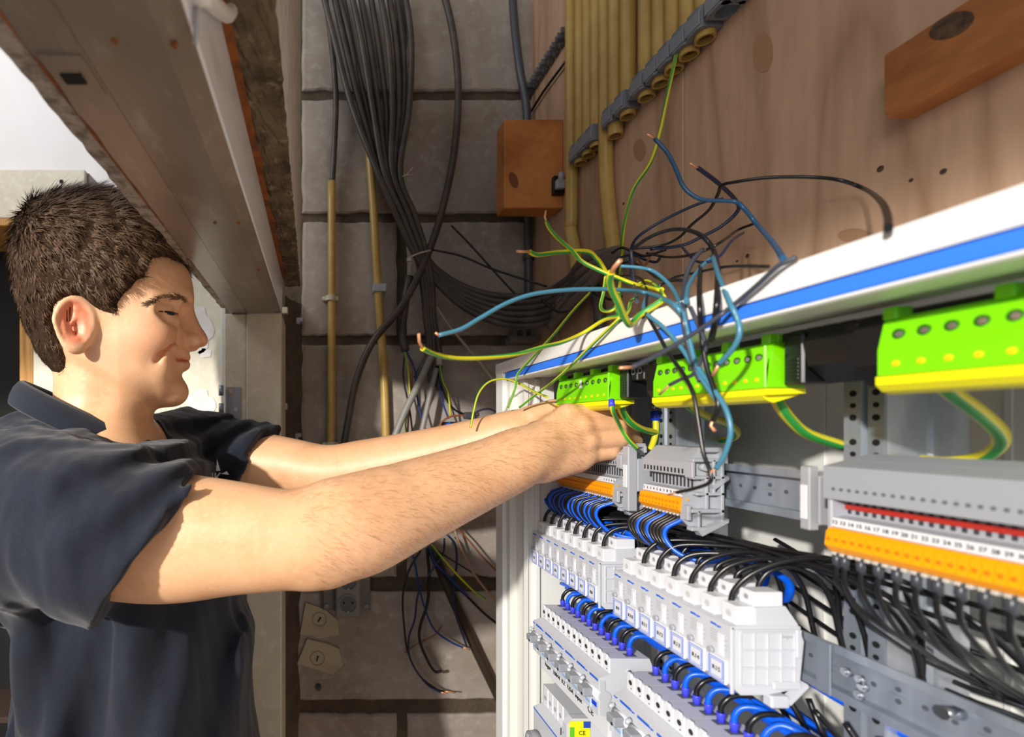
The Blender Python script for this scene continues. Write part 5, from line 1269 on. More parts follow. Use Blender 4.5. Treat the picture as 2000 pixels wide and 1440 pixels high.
# ---- head frame
PSI = math.radians(17); HD = .562
C0 = pw(205, 600, HD).astype(float)
fv = np.array([math.cos(PSI), math.sin(PSI), 0]); nv = np.array([math.sin(PSI), -math.cos(PSI), 0]); zv = np.array([0, 0, 1.])
HM = np.stack([fv, nv, zv], 1)                      # world = C0 + HM @ (u,v,w)
def to_local(p): return (p-C0.astype(np.float32))@HM.astype(np.float32)
def px_uv(x, y, v=0.0):
    r = np.array([(x-VX)/F, 1.0, (VY-y)/F]); c = C0-np.array([0, 0, H]); t = (c@nv+v)/(r@nv); q = r*t-c
    return float(q@fv), float(q[2])
def L3(x, y, v):
    u, w_ = px_uv(x, y, v); return np.array([u, v, w_], np.float32)
def poly_sd(P2, poly):
    """signed distance, negative inside"""
    poly = np.asarray(poly, np.float32); n = len(poly); d = np.full(len(P2), 1e9, np.float32); ins = np.zeros(len(P2), bool)
    for i in range(n):
        a = poly[i]; b = poly[(i+1) % n]; e = b-a; q = P2-a
        t = np.clip((q@e)/(e@e), 0, 1); r = q-t[:, None]*e; d = np.minimum(d, (r*r).sum(1))
        c = ((a[1] <= P2[:, 1]) != (b[1] <= P2[:, 1])); 
        if abs(e[1]) > 1e-12: ins ^= c & (P2[:, 0] < a[0]+e[0]*(P2[:, 1]-a[1])/e[1])
    d = np.sqrt(d); return np.where(ins, -d, d)
def cr(pts, n=4, closed=True):
    pts = [Vector((p[0], p[1], 0)) for p in pts]; m = len(pts); out = []
    for i in range(m):
        p0, p1, p2, p3 = pts[i-1], pts[i], pts[(i+1) % m], pts[(i+2) % m]
        for k in range(n):
            t = k/n; q = .5*((2*p1)+(-p0+p2)*t+(2*p0-5*p1+4*p2-p3)*t*t+(-p0+3*p1-3*p2+p3)*t**3); out.append((q.x, q.y))
    return out
base_px = [(352, 512), (369, 535), (377, 560), (379, 580), (379, 590), (374, 602), (368, 616), (364, 640), (364, 660), (366, 680), (368, 692), (367, 699), (359, 706), (366, 713), (363, 722), (356, 730), (356, 740), (360, 752), (360, 764), (353, 777), (341, 788), (325, 795), (306, 800),
           (299, 815), (297, 845), (296, 885), (270, 930), (150, 930), (100, 880), (104, 800), (106, 740), (99, 715), (80, 680), (60, 630), (48, 570), (46, 515), (58, 465), (88, 430), (130, 411), (188, 405), (240, 411), (288, 430), (328, 470)]
base_uv = [px_uv(*p) for p in cr(base_px, 3)]
nose_px = [(372, 598), (378, 604), (384, 620), (391, 636), (400, 650), (406, 662), (404, 673), (394, 678), (382, 681), (372, 685), (362, 680), (356, 660), (360, 630)]
nose_uv = [px_uv(*p) for p in cr(nose_px, 3)]
# tabulate the two profile fields on a fine 2-D grid, so that lookups are cheap
GU = (-.20, .16); GW = (-.30, .18); gs = .0008
nu = int((GU[1]-GU[0])/gs)+1; nw = int((GW[1]-GW[0])/gs)+1
gg = np.stack(np.meshgrid(GU[0]+np.arange(nu)*gs, GW[0]+np.arange(nw)*gs, indexing='ij'), -1).reshape(-1, 2).astype(np.float32)
T_base = poly_sd(gg, base_uv).reshape(nu, nw); T_nose = poly_sd(gg, nose_uv).reshape(nu, nw)
hair_px_side = [(392, 520), (372, 531), (355, 515), (338, 508), (318, 503), (300, 506), (288, 524), (281, 545), (270, 548), (258, 562), (244, 576), (231, 594), (234, 611), (216, 615), (192, 607), (168, 594), (146, 582), (122, 584), (108, 597), (104, 625), (112, 652), (124, 676), (131, 700), (130, 722), (116, 732), (96, 728), (60, 720), (0, 640), (-20, 520), (20, 400), (120, 350), (260, 350), (380, 420)]
def look(T, u, w_):
    x = np.clip((u-GU[0])/gs, 0, nu-1.001); y = np.clip((w_-GW[0])/gs, 0, nw-1.001); i = x.astype(int); j = y.astype(int); a = x-i; b = y-j
    return (T[i, j]*(1-a)+T[i+1, j]*a)*(1-b)+(T[i, j+1]*(1-a)+T[i+1, j+1]*a)*b
def inflate(sd, v, W, R_):
    d = -sd; q = np.abs(v)*R_/W
    ins = np.sqrt(q*q+np.clip(R_-d, 0, None)**2)-R_
    return ins
EYE_R = .0122
def head_base(u, v, w_):
    W = np.interp(w_, [-.20, -.13, -.105, -.06, -.02, .02, .06, .12], [.060, .056, .056, .063, .070, .0755, .0775, .0775]).astype(np.float32)
    ff = np.clip((u-.02)/.07, 0, 1); W = W*(1-.16*ff)
    jl = (w_-JA[1])-(JB[1]-JA[1])/(JB[0]-JA[0])*(u-JA[0])           # height above the jaw line
    jf = np.clip(-jl/.016+.5, 0, 1); jf = jf*jf*(3-2*jf)*np.clip((u+.06)/.03, 0, 1); W = W*(1-.13*jf)
    Rr = np.interp(w_, [-.16, -.12, -.08, .0, .12], [.055, .044, .050, .058, .066]).astype(np.float32)
    return inflate(look(T_base, u, w_), v, W, Rr)*.93
JA = px_uv(165, 712, .06); JB = px_uv(318, 800, .03)
def surf(x, y, ins=0.0, fn=None):
    """point of the near side of the bare head seen at a pixel, in head coordinates, pushed in by ins"""
    r = np.array([(x-VX)/F, 1.0, (VY-y)/F]); r /= np.linalg.norm(r); o = np.array([0, 0, H]); t = .40
    for _ in range(60):
        q = to_local((o+r*t)[None].astype(np.float32)); d = float(head_base(q[:, 0], q[:, 1], q[:, 2])[0]) if fn is None else float(fn(q)[0])
        t += d*.8
        if abs(d) < 1e-5 or t > .8: break
    q = to_local((o+r*(t+ins))[None].astype(np.float32))[0]
    if t > .78 or abs(d) > .004: u_, w2 = px_uv(x, y, 0); q = np.array([u_, 0, w2], np.float32)
    return q
hair_uv = [tuple(surf(x, y)[[0, 2]]) if (90 < x < 366 and 500 < y < 740) else px_uv(x, y, 0) for x, y in hair_px_side]
T_hair = poly_sd(gg, hair_uv).reshape(nu, nw)
NE = np.array([.62, .78, 0], np.float32)
e0 = surf(330, 610); eyec = e0-NE*.0100
EA, EB = surf(307, 606), surf(350, 613)
def head_sdf(p, detail=True):
    q = to_local(p); u, v, w_ = q[:, 0], q[:, 1], q[:, 2]; av = np.abs(v)
    d = head_base(u, v, w_)
    if not detail: return d
    qa = np.stack([u, av, w_], 1)
    near = (d < .03) & (u > -.02)
    if near.any():
        a = qa[near]; dn = d[near]; sdn = look(T_nose, a[:, 0], a[:, 2])
        # brow ridge, cheek, sockets
        dn = smin(dn, cap(a, surf(298, 594, .006), surf(362, 583, .005), .0088, .0088), .010)
        dn = smin(dn, ell(a, surf(286, 652, .014), (.028, .020, .022)), .018)
        dn = smax(dn, -ell(a, e0+NE*.0060, (.0185, .0125, .0115)), .010)
        dn = smax(dn, -ell(a, surf(360, 614, -.002), (.009, .009, .011)), .010)
        dn = smin(dn, ell(a, eyec, (EYE_R, EYE_R, EYE_R)), .0030)                     # lid over the ball
        dn = smin(dn, cap(a, surf(305, 622, .004), surf(342, 626, .004), .0046, .0050), .005)   # lower lid bag
        dn = smin(dn, cap(a, surf(303, 600, .004), surf(345, 602, .006), .0040, .0040), .004)   # upper lid fold
        dn = smax(dn, -cap(a, EA-NE*.001, EB-NE*.001, .0012, .0012), .0015)   # slit
        W2_ = np.interp(a[:, 2], [L3(372, 682, 0)[2], L3(372, 664, 0)[2], L3(372, 640, 0)[2], L3(372, 604, 0)[2]], [.0165, .0165, .0120, .0100]).astype(np.float32)
        dn = smin(dn, inflate(sdn, a[:, 1], W2_, .0105), .007)
        dn = smin(dn, ell(a, L3(374, 666, .0150), (.0115, .0072, .0085)), .0035); dn = smin(dn, ell(a, surf(362, 665, .003), (.0085, .0060, .0080)), .004)
        dn = smax(dn, -ell(a, L3(386, 679, .0090), (.0055, .0034, .0034)), .002)
        dn = smax(dn, -cap(a, surf(348, 655, -.0012), surf(351, 676, -.0012), .0024, .0024), .005)
        # mouth
        dn = smin(dn, cap(a, L3(365, 699, .004), surf(328, 697, .004), .0042, .0026), .005)
        dn = smin(dn, cap(a, L3(363, 713, .004), surf(332, 706, .004), .0050, .0028), .005)
        dn = smax(dn, -cap(a, L3(370, 706, .000), surf(345, 703, .001), .0014, .0016), .0020)
        dn = smax(dn, -cap(a, surf(345, 703, .001), surf(319, 699, .0), .0016, .0014), .0020)
        dn = smin(dn, ell(a, surf(312, 716, .010), (.012, .012, .014)), .012)
        for (fa, fb, fr_) in (((345, 664), (328, 674), .0022), ((328, 674), (313, 688), .0022), ((313, 688), (306, 704), .0020), ((272, 645), (298, 628), .0010), ((286, 604), (302, 607), .0009), ((283, 612), (300, 613), .0009), ((272, 652), (284, 660), .0008)):
            dn = smax(dn, -cap(a, surf(*fa, -.0013 if fr_ > .002 else -.0004), surf(*fb, -.0013 if fr_ > .002 else -.0004), fr_, fr_), .006 if fr_ > .0015 else .0025)
        dn = smin(dn, ell(a, L3(343, 768, .008), (.014, .016, .013)), .012)
        d = d.copy(); d[near] = dn
    # ear
    ec = L3(148, 634, .074); near = (np.abs(u-ec[0]) < .05) & (np.abs(w_-ec[2]) < .05) & (av > .03) & (av < .12)
    if near.any():
        a = qa[near]; dn = d[near]
        # ear plane: leans back a little and stands out at the rear edge
        c, s_ = math.cos(.38), math.sin(.38); x = (a[:, 0]-ec[0])*1.14; y = (a[:, 1]-ec[1])*1.14; z = (a[:, 2]-ec[2])*1.14
        xe = x*c+y*s_; ye = -x*s_*-1*0+y*c-x*(-s_); ye = y*c+x*s_*1.0; xe = x*c-y*s_*0.0
        # tilt in profile
        t = .10; X_ = xe*math.cos(t)-z*math.sin(t); Z_ = xe*math.sin(t)+z*math.cos(t)
        ph_ = np.arctan2(Z_/.0315, X_/.0195); low = np.clip(-Z_/.03, 0, 1)
        ax_ = .0195*(1-.30*low); rad = np.sqrt((X_/ax_)**2+(Z_/.0310)**2); out = (rad-1)*.020
        yy = y+x*.45                                              # stands off towards the back
        plate = np.maximum(out, np.abs(yy)-.0028)
        helix = np.sqrt((out+.0022)**2+(yy-.0030)**2)-.0034+.0016*low
        anti = np.sqrt(((np.sqrt(((X_-.001)/.0105)**2+((Z_+.001)/.0185)**2)-1)*.012)**2+(yy-.0022)**2)-.0026
        anti = np.where((X_ > .006) & (Z_ < .012), .02, anti)
        lobe = np.sqrt((X_-.0035)**2+(Z_+.0245)**2+((yy-.001)*1.8)**2)-.0095
        trag = np.sqrt((X_-.0145)**2+(Z_+.004)**2+(yy-.001)**2)-.0050
        e = smin(smin(plate, helix, .002), anti, .002); e = smin(e, lobe, .005)
        e = smax(e, -(np.sqrt(((X_-.0035)/.0070)**2+((Z_+.0035)/.0105)**2+((yy-.004)/.0090)**2)-1)*.0065, .0015)
        e = smax(e, -(np.sqrt(((X_+.0065)/.0040)**2+((Z_-.010)/.0125)**2+((yy-.003)/.0040)**2)-1)*.0035, .0015)
        e = smin(e, trag, .003)
        back = ell(a, (ec[0]+.008, .064, ec[2]), (.010, .010, .022)); e = smin(e, back, .005)
        d = d.copy(); d[near] = smin(dn, e, .003)
    return d

# ---- arms and hands
S_R = wv(-.250, .435, -.082); E_R = pw(612, 1058, .400); 
armR = [(S_R, .058), (pw(300, 1045, .412), .0535), (pw(450, 1049, .404), .0440), (pw(560, 1053, .400), .0375), (pw(625, 1044, .404), .0375), (pw(700, 1026, .420), .0405), (pw(800, 984, .446), .0372), (pw(900, 944, .468), .0325), (pw(975, 912, .480), .0285), (pw(1022, 890, .486), .0262)]
S_L = wv(-.200, .755, -.040)
armL = [(S_L, .056), (pw(440, 895, .735), .050), (pw(560, 912, .705), .0405), (pw(640, 924, .685), .0370), (pw(720, 914, .665), .0375), (pw(850, 886, .625), .0320), (pw(960, 856, .590), .0255), (pw(1010, 842, .575), .0235)]
def handR():
    w_ = pw(1022, 890, .486)
    mcp = [pw(1108, 812, .494), pw(1132, 834, .490), pw(1144, 860, .490), pw(1142, 888, .494)]
    pip = [pw(1188, 806, .500), pw(1203, 830, .494), pw(1208, 856, .492), pw(1190, 880, .496)]
    dip = [pw(1222, 826, .520), pw(1232, 840, .512), pw(1236, 862, .510), pw(1222, 886, .510)]
    tip = [pw(1224, 848, .535), pw(1240, 852, .530), pw(1242, 872, .528), pw(1236, 890, .524)]
    th = [pw(1050, 850, .505), pw(1092, 832, .526), pw(1132, 822, .540), pw(1165, 826, .548)]
    return w_, mcp, pip, dip, tip, th
HR = handR()
def handL():
    w_ = pw(1010, 842, .575)
    mcp = [pw(1083, 804, .575), pw(1090, 818, .580), pw(1090, 836, .584), pw(1086, 852, .586)]
    pip = [pw(1140, 806, .582), pw(1146, 824, .588), pw(1142, 842, .590), pw(1130, 856, .590)]
    dip = [pw(1172, 812, .580), pw(1176, 834, .588), pw(1168, 850, .590), pw(1152, 862, .588)]
    tip = [pw(1192, 820, .575), pw(1190, 844, .584), pw(1182, 858, .586), pw(1166, 868, .584)]
    th = [pw(1040, 815, .565), pw(1080, 800, .560), pw(1122, 797, .560), pw(1158, 800, .562)]
    return w_, mcp, pip, dip, tip, th
HL = handL()
def hand_sdf(p, Hd, sc=1.0, ulnar=None):
    w_, mcp, pip, dip, tip, th = Hd; d = None
    for i in range(4):
        r1_ = [.0118, .0114, .0108, .0100][i]*sc
        base = w_+(mcp[i]-w_)*.12
        c = cap(p, base, mcp[i], .0185*sc, r1_)
        d = c if d is None else smin(d, c, .007)
    for i in range(4):
        rr_ = [.0104, .0106, .0100, .0094][i]*sc
        kn = ell(p, mcp[i]-np.array([0, .0018, 0], np.float32), (rr_*1.12,)*3); d = smin(d, kn, .003)
    fd = None
    for i in range(4):
        rr_ = [.0104, .0106, .0100, .0094][i]*sc
        f = smin(cap(p, mcp[i], pip[i], rr_*1.05, rr_), cap(p, pip[i], dip[i], rr_*.98, rr_*.86), .002)
        f = smin(f, cap(p, dip[i], tip[i], rr_*.86, rr_*.70), .002)
        fd = f if fd is None else smin(fd, f, .0006)
    d = smin(d, fd, .003)
    t = smin(cap(p, th[0], th[1], .0150*sc, .0118*sc), cap(p, th[1], th[2], .0112*sc, .0100*sc), .004); t = smin(t, cap(p, th[2], th[3], .0098*sc, .0080*sc), .003)
    d = smin(d, t, .006)
    if ulnar is not None:
        for (a, b, ra, rb) in ulnar: d = smin(d, cap(p, a, b, ra, rb), .010)
    return d
ULN = [(pw(1060, 912, .488), pw(1122, 900, .494), .0165, .0130)]
_chc = {}
def chain(p, ch, k=.02):
    if id(ch) not in _chc:
        out = []; m = len(ch); q = [np.append(c, r) for c, r in ch]; q = [2*q[0]-q[1]]+q+[2*q[-1]-q[-2]]
        for i in range(1, m):
            p0, p1, p2, p3 = q[i-1:i+3]
            for j in range(5):
                t = j/5; out.append(.5*((2*p1)+(-p0+p2)*t+(2*p0-5*p1+4*p2-p3)*t*t+(-p0+3*p1-3*p2+p3)*t**3))
        out.append(q[m]); _chc[id(ch)] = out
    o = _chc[id(ch)]; d = None
    for a, b in zip(o[:-1], o[1:]):
        c = cap(p, a[:3], b[:3], float(a[3]), float(b[3])); d = c if d is None else smin(d, c, .006)
    return d
def armR_sdf(p):
    d = chain(p, armR)
    d = smin(d, cap(p, pw(608, 1098, .398), pw(632, 1098, .402), .0185, .0190), .014)       # elbow point
    d = smin(d, cap(p, pw(660, 1010, .408), pw(740, 985, .428), .026, .022), .02)          # brachioradialis
    d = smin(d, cap(p, pw(985, 908, .480), pw(1050, 872, .488), .0235, .0215), .012)
    return d
tips_sdf = None
def far_mask(p, c, r): 
    q = p-c; return (q*q).sum(1) < r*r
def boxm(p, lo, hi): return ((p > np.array(lo, np.float32)) & (p < np.array(hi, np.float32))).all(1)
def bb(points, m): a = np.array(points); return a.min(0)-m, a.max(0)+m
BR = bb([c for c, r in armR], .11); BL = bb([c for c, r in armL], .11)
BHR = bb([HR[0]]+HR[1]+HR[2]+HR[3]+HR[4]+HR[5], .05); BHL = bb([HL[0]]+HL[1]+HL[2]+HL[3]+HL[4]+HL[5], .05)
NECKB = wv(-.268, .575, .00)
TCH = [(-.95, -.215, .60, .105, .150), (-.60, -.215, .60, .105, .150), (-.42, -.205, .595, .108, .150), (-.25, -.208, .595, .108, .150), (-.12, -.232, .595, .110, .150), (-.04, -.245, .59, .085, .130), (.02, -.255, .585, .055, .085)]
def torso_core(p, g=0.0, top=.035):
    hh = p[:, 2]-H; a = np.array(TCH)
    cx, cy, ra, rb = [np.interp(hh, a[:, 0], a[:, i]).astype(np.float32) for i in (1, 2, 3, 4)]
    ra = ra+g; rb = rb+g
    ang = math.radians(10); x = p[:, 0]-cx; y = p[:, 1]-cy; X_ = x*math.cos(ang)+y*math.sin(ang); Y_ = -x*math.sin(ang)+y*math.cos(ang)
    k = (np.abs(X_/ra)**2.4+np.abs(Y_/rb)**2.4)**(1/2.4); d = (k-1)*np.minimum(ra, rb)
    d = smax(d, hh-top-g, .03); return smax(d, -(hh+.98), .02)
def body_sdf(p):
    d = np.full(len(p), .3, np.float32)
    d = torso_core(p, -.012)
    d = smin(d, cap(p, NECKB+np.array([0, 0, -.05], np.float32), S_R+np.array([.0, .03, .0], np.float32), .055, .048), .03)
    d = smin(d, cap(p, NECKB+np.array([0, 0, -.05], np.float32), S_L+np.array([-.01, -.03, .0], np.float32), .055, .046), .03)
    m = far_mask(p, C0.astype(np.float32)+np.array([0, 0, -.03], np.float32), .27)
    if m.any(): d[m] = smin(d[m], head_sdf(p[m]), .012)
    m = boxm(p, *BR)
    if m.any(): d[m] = smin(d[m], armR_sdf(p[m]), .012)
    m = boxm(p, *BL)
    if m.any(): d[m] = smin(d[m], chain(p[m], armL), .012)
    m = boxm(p, *BHR)
    if m.any(): d[m] = smin(d[m], hand_sdf(p[m], HR, 1.0, ULN), .008)
    m = boxm(p, *BHL)
    if m.any(): d[m] = smin(d[m], hand_sdf(p[m], HL, .96), .008)
    return d
man = empty('person', (-.22, .60, 0), 'man in a dark navy polo shirt reaching both hands into the open cabinet', 'person')
SKIN = mat('skin', (228, 178, 136), .46, sss=.12, bump=(700, .25, .0006), var=[(30, (220, 164, 120), .45, .72), (260, (234, 188, 150), .5, .8)])
# multiply the skin by a painted tint (lips, ears, knuckles differ in colour)
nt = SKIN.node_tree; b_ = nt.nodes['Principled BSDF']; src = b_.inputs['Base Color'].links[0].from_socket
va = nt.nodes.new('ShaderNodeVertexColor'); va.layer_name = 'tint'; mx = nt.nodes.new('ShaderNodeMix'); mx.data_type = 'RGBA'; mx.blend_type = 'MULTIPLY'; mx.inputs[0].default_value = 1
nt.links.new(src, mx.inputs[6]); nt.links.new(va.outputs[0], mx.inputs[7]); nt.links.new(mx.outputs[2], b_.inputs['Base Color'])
V, F_ = sdf_mesh(body_sdf, (-.46, .30, H-1.0), (.42, .88, H+.30), .0019)
ql = to_local(V.astype(np.float32)); qa = ql.copy(); qa[:, 1] = np.abs(qa[:, 1])
tint = np.ones((len(V), 3), np.float32)
def paint(d, r, c):
    t = np.clip(1-d/r, 0, 1)[:, None]; t = t*t*(3-2*t); return tint*(1-t)+tint*np.array(c, np.float32)*t
hm = far_mask(V.astype(np.float32), C0.astype(np.float32), .2)
big = np.where(hm, 0, 1).astype(np.float32)
tint = paint(np.clip(cap(qa, L3(365, 700, .004), surf(326, 699, .001), .003, .001), 0, 1)+big, .0035, (.90, .62, .60))
tint = paint(np.clip(cap(qa, L3(363, 712, .004), surf(330, 705, .001), .0035, .001), 0, 1)+big, .0035, (.92, .64, .62))
tint = paint(np.clip(ell(qa, L3(147, 630, .078), (.011, .02, .019)), 0, 1)+big, .006, (.97, .58, .54))
tint = paint(np.clip(ell(qa, L3(400, 664, .0), (.008, .012, .010)), 0, 1)+big, .012, (1.0, .86, .84))
tint = paint(np.clip(ell(qa, L3(290, 665, .05), (.02, .02, .012)), 0, 1)+big, .02, (1.0, .90, .88))
tint = paint(np.clip(cap(qa, L3(300, 790, .03), L3(350, 750, .02), .02, .02), 0, 1)+big, .02, (.90, .90, .90))   # chin and underjaw slightly darker
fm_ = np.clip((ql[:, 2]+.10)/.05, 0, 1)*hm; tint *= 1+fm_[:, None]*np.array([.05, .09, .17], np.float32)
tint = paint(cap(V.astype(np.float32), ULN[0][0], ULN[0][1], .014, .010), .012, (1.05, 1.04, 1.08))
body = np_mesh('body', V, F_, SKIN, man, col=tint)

# ---- eye, brow, lashes
EYEW = mat('eye_white', (214, 208, 204), .15); IRIS = mat('eye_iris', (46, 54, 62), .1); HAIRM = mat('brown_hair', (74, 54, 38), .62, spec=.25, var=(400, (112, 86, 62), .45, .7)); LASH = mat('lash_dark', (24, 16, 12), .6)
def hl(a): return Vector((C0+HM@np.asarray(a, float)).tolist())
rr = np.random.RandomState(5)
def bvh_of(V, F_):
    from mathutils.bvhtree import BVHTree
    return BVHTree.FromPolygons(V.tolist(), F_.tolist())
def near_faces(mask):
    fm = mask[F_].all(1); f = F_[fm]; u_, inv = np.unique(f, return_inverse=True); return V[u_], inv.reshape(f.shape)
hmask = far_mask(V.astype(np.float32), C0.astype(np.float32), .17)
hb = bvh_of(*near_faces(hmask))
def strand_mesh(name, roots, dirs, nrm, lens, wid, m, parent, bend=0.0, segs=3, lift=.25):
    N = len(roots); side = np.cross(dirs, nrm); side /= np.linalg.norm(side, axis=1)[:, None]+1e-9
    VV = np.zeros((N, segs*2+1, 3)); 
    for k in range(segs):
        t = k/segs; c = roots+dirs*(lens*t)[:, None]+nrm*(lens*(lift*t+bend*t*t))[:, None]; w2 = (wid*(1-t*.6))[:, None]*.5
        VV[:, 2*k] = c-side*w2; VV[:, 2*k+1] = c+side*w2
    VV[:, -1] = roots+dirs*lens[:, None]+nrm*(lens*(lift+bend))[:, None]
    base = (np.arange(N)*(segs*2+1))[:, None]; T = []
    for k in range(segs-1):
        T += [base+np.array([[2*k, 2*k+1, 2*k+3]]), base+np.array([[2*k, 2*k+3, 2*k+2]])]
    T.append(base+np.array([[2*segs-2, 2*segs-1, 2*segs]]))
    return np_mesh(name, VV.reshape(-1, 3), np.concatenate(T), m, parent)
def hitpx(x, y):
    o = Vector((0, 0, H)); r = hb.ray_cast(o, (P(x, y, 1.0)-o).normalized())
    return r if r[0] is not None else None
def mir(p, sgn):
    q = to_local(np.array(p)[None].astype(np.float32))[0]; q[1] *= sgn; return hl(q)
def mirv(n_, sgn):
    q = HM.T@np.array(n_); q[1] *= sgn; return HM@q
for sgn in (1, -1):
    pts = []
    for t in np.linspace(0, 1, 9):
        h_ = hitpx(309+39*t, 608.5+5.5*t-1.5*math.sin(math.pi*t))
        if h_: pts.append(mir(h_[0]+h_[1]*.0003*(1 if h_[1].y < 0 else -1), sgn))
    MB().tube(pts, [.0004+.0009*math.sin(math.pi*k/(len(pts)-1)) for k in range(len(pts))], 6).build('eyelashes', LASH, man)
    pts = []
    for t in np.linspace(0, 1, 5):
        h_ = hitpx(326+16*t, 612.5+3*t)
        if h_: pts.append(mir(h_[0], sgn))
    if len(pts) > 2: MB().tube(pts, [.0004, .0011, .0013, .0011, .0004][:len(pts)], 8).build('eye', IRIS, man)
def brow(sgn):
    R_, D_, N_ = [], [], []
    for k in range(560):
        t = rr.rand(); off = rr.randn()*.5
        x = 288+(370-288)*t; y = np.interp(t, [0, .3, .6, .85, 1], [597, 586, 581, 584, 590])+off*6.5*(1-.5*abs(2*t-1))
        h_ = hitpx(x, y)
        if h_ is None: continue
        n_ = np.array(h_[1]); n_ = n_ if n_[1] < 0 else -n_
        R_.append(np.array(mir(h_[0], sgn))); N_.append(mirv(n_, sgn))
        dd = HM@np.array([-.85, .35, .25*(t-.4)+.18*rr.randn()]); D_.append(mirv(dd, sgn))
    R_, D_, N_ = map(np.array, (R_, D_, N_)); D_ -= N_*(D_*N_).sum(1)[:, None]; D_ /= np.linalg.norm(D_, axis=1)[:, None]
    strand_mesh('eyebrow', R_-N_*.0003, D_, N_, .006+.003*rr.rand(len(R_)), np.full(len(R_), .0005), mat('brow_hair', (112, 84, 62), .75), man, lift=.10)
brow(1); brow(-1)

# ---- hair: a rough cap and many short strands
def nz(p, s, seed=0.0):
    x, y, z = p[:, 0]*s+seed, p[:, 1]*s+seed*1.7, p[:, 2]*s-seed
    return (np.sin(x*1.0+1.7*np.sin(y*.9+z*.6))*np.cos(y*1.3+1.3*np.sin(z*.8+x*.5))+.5*np.sin(z*2.1+1.5*np.sin(x*1.9)+y*.7)*np.cos(x*2.3-y*1.1))/1.5
def hair_sdf(p):
    q = to_local(p); hd = head_sdf(p, False); m = look(T_hair, q[:, 0], q[:, 2])
    t = np.clip(-m/.010, 0, 1)*np.interp(q[:, 2], [-.09, -.03, .03, .09], [.004, .0065, .0085, .0120])
    t = t+np.clip(-m/.014, 0, 1)*(.0018*nz(p, 190)+.0014*nz(p, 90, 3))
    front = np.clip((q[:, 0]-.05)/.04, 0, 1)*np.clip((q[:, 2]-.04)/.03, 0, 1); t = t+front*np.clip(-m/.01, 0, 1)*.003
    d = hd-t+.0006
    return smax(d, m-.001, .004)
V2, F2 = sdf_mesh(hair_sdf, C0+np.array([-.20, -.13, -.16]), C0+np.array([.20, .13, .17]), .0022)
hair = np_mesh('hair', V2, F2, mat('hair_cap', (44, 31, 22), .9, spec=.1, var=(300, (60, 44, 31), .4, .7)), man)
# surface samples
tri = V2[F2[:, :3]]; ar = np.linalg.norm(np.cross(tri[:, 1]-tri[:, 0], tri[:, 2]-tri[:, 0]), axis=1)
q2 = to_local(V2.astype(np.float32)); 
fc = V2[F2].mean(1); fn_ = np.cross(tri[:, 1]-tri[:, 0], tri[:, 2]-tri[:, 0]); fn_ /= np.linalg.norm(fn_, axis=1)[:, None]+1e-12
outw = fc-(C0+np.array([-.02, 0, .0])); sg = np.sign((fn_*outw).sum(1)); fn_ *= sg[:, None]
ok = (fn_*outw).sum(1) > .2*np.linalg.norm(outw, axis=1); pr = ar*ok; pr /= pr.sum()
NS = 42000; ii = rr.choice(len(fc), NS, p=pr); roots = V2[F2[ii]].transpose(1, 0, 2); wts = rr.dirichlet([1]*4, NS); roots = (roots*wts.T[:, :, None]).sum(0); nn_ = fn_[ii]
lc = to_local(roots.astype(np.float32))
crown = np.array([-.085, 0, .075]); dl = lc-crown; dl[:, 2] -= .03; 
flow = dl.copy(); flow[:, 2] -= .045*np.clip(.09-lc[:, 2], 0, 1)/.09; topm = np.clip((lc[:, 2]-.05)/.03, 0, 1)[:, None]
flow = flow/np.linalg.norm(flow, axis=1)[:, None]; flow = flow*(1-topm*.6)+np.array([[1, -.25, .1]])*topm*.6
backm = np.clip((-.06-lc[:, 0])/.03, 0, 1)[:, None]; flow = flow*(1-backm)+np.array([[-.1, 0, -1.0]])*backm
cl_ = np.stack([nz(roots, 120, 5), nz(roots, 120, 9), nz(roots, 120, 13)], 1)*.35
flow = flow+cl_+.22*rr.randn(NS, 3); D_ = flow@HM.T; D_ -= nn_*(D_*nn_).sum(1)[:, None]; D_ /= np.linalg.norm(D_, axis=1)[:, None]+1e-9
lens = np.interp(lc[:, 2], [-.08, 0, .06, .1], [.007, .010, .016, .019])*(.7+.6*rr.rand(NS))
hs = strand_mesh('hair_strands', roots-nn_*.0015, D_, nn_, lens, .0007+.0005*rr.rand(NS), HAIRM, hair, lift=.22, bend=-.05)
tag(hs, kind='stuff')
# ---- fine arm hair
def arm_hair(ch, N, a0, a1, facing, seed, parent, sel):
    r_ = np.random.RandomState(seed); vs = V[sel]; fm = sel[F_].all(1); f = F_[fm]; c = V[f].mean(1)
    n_ = np.cross(V[f[:, 1]]-V[f[:, 0]], V[f[:, 2]]-V[f[:, 0]]); n_ /= np.linalg.norm(n_, axis=1)[:, None]+1e-12
    axis = a1-a0; axis /= np.linalg.norm(axis); rel = c-a0; rad = rel-axis*(rel@axis)[:, None]; s = np.sign((n_*rad).sum(1)); n_ *= s[:, None]
    k = r_.choice(len(f), N); d = axis*.75+np.array([0, 0, -1.0])*.55+r_.randn(N, 3)*.22; n2 = n_[k]; d -= n2*(d*n2).sum(1)[:, None]; d /= np.linalg.norm(d, axis=1)[:, None]+1e-9
    o = strand_mesh('arm_hair', c[k]-n2*.0004, d, n2, .006+.006*r_.rand(N), np.full(N, .00015), mat('arm_hair', (150, 106, 68), .6), parent, lift=.30, bend=-.1)
    tag(o, kind='stuff')
cR0, cR1 = pw(610, 1050, .40), pw(1060, 868, .512)
rel = (V-cR0); ax_ = (cR1-cR0)/np.linalg.norm(cR1-cR0); t_ = rel@ax_; dist = np.linalg.norm(rel-t_[:, None]*ax_, axis=1)
arm_hair(None, 4200, cR0, cR1, None, 3, body, (t_ > -.02) & (t_ < .30) & (dist < .055))

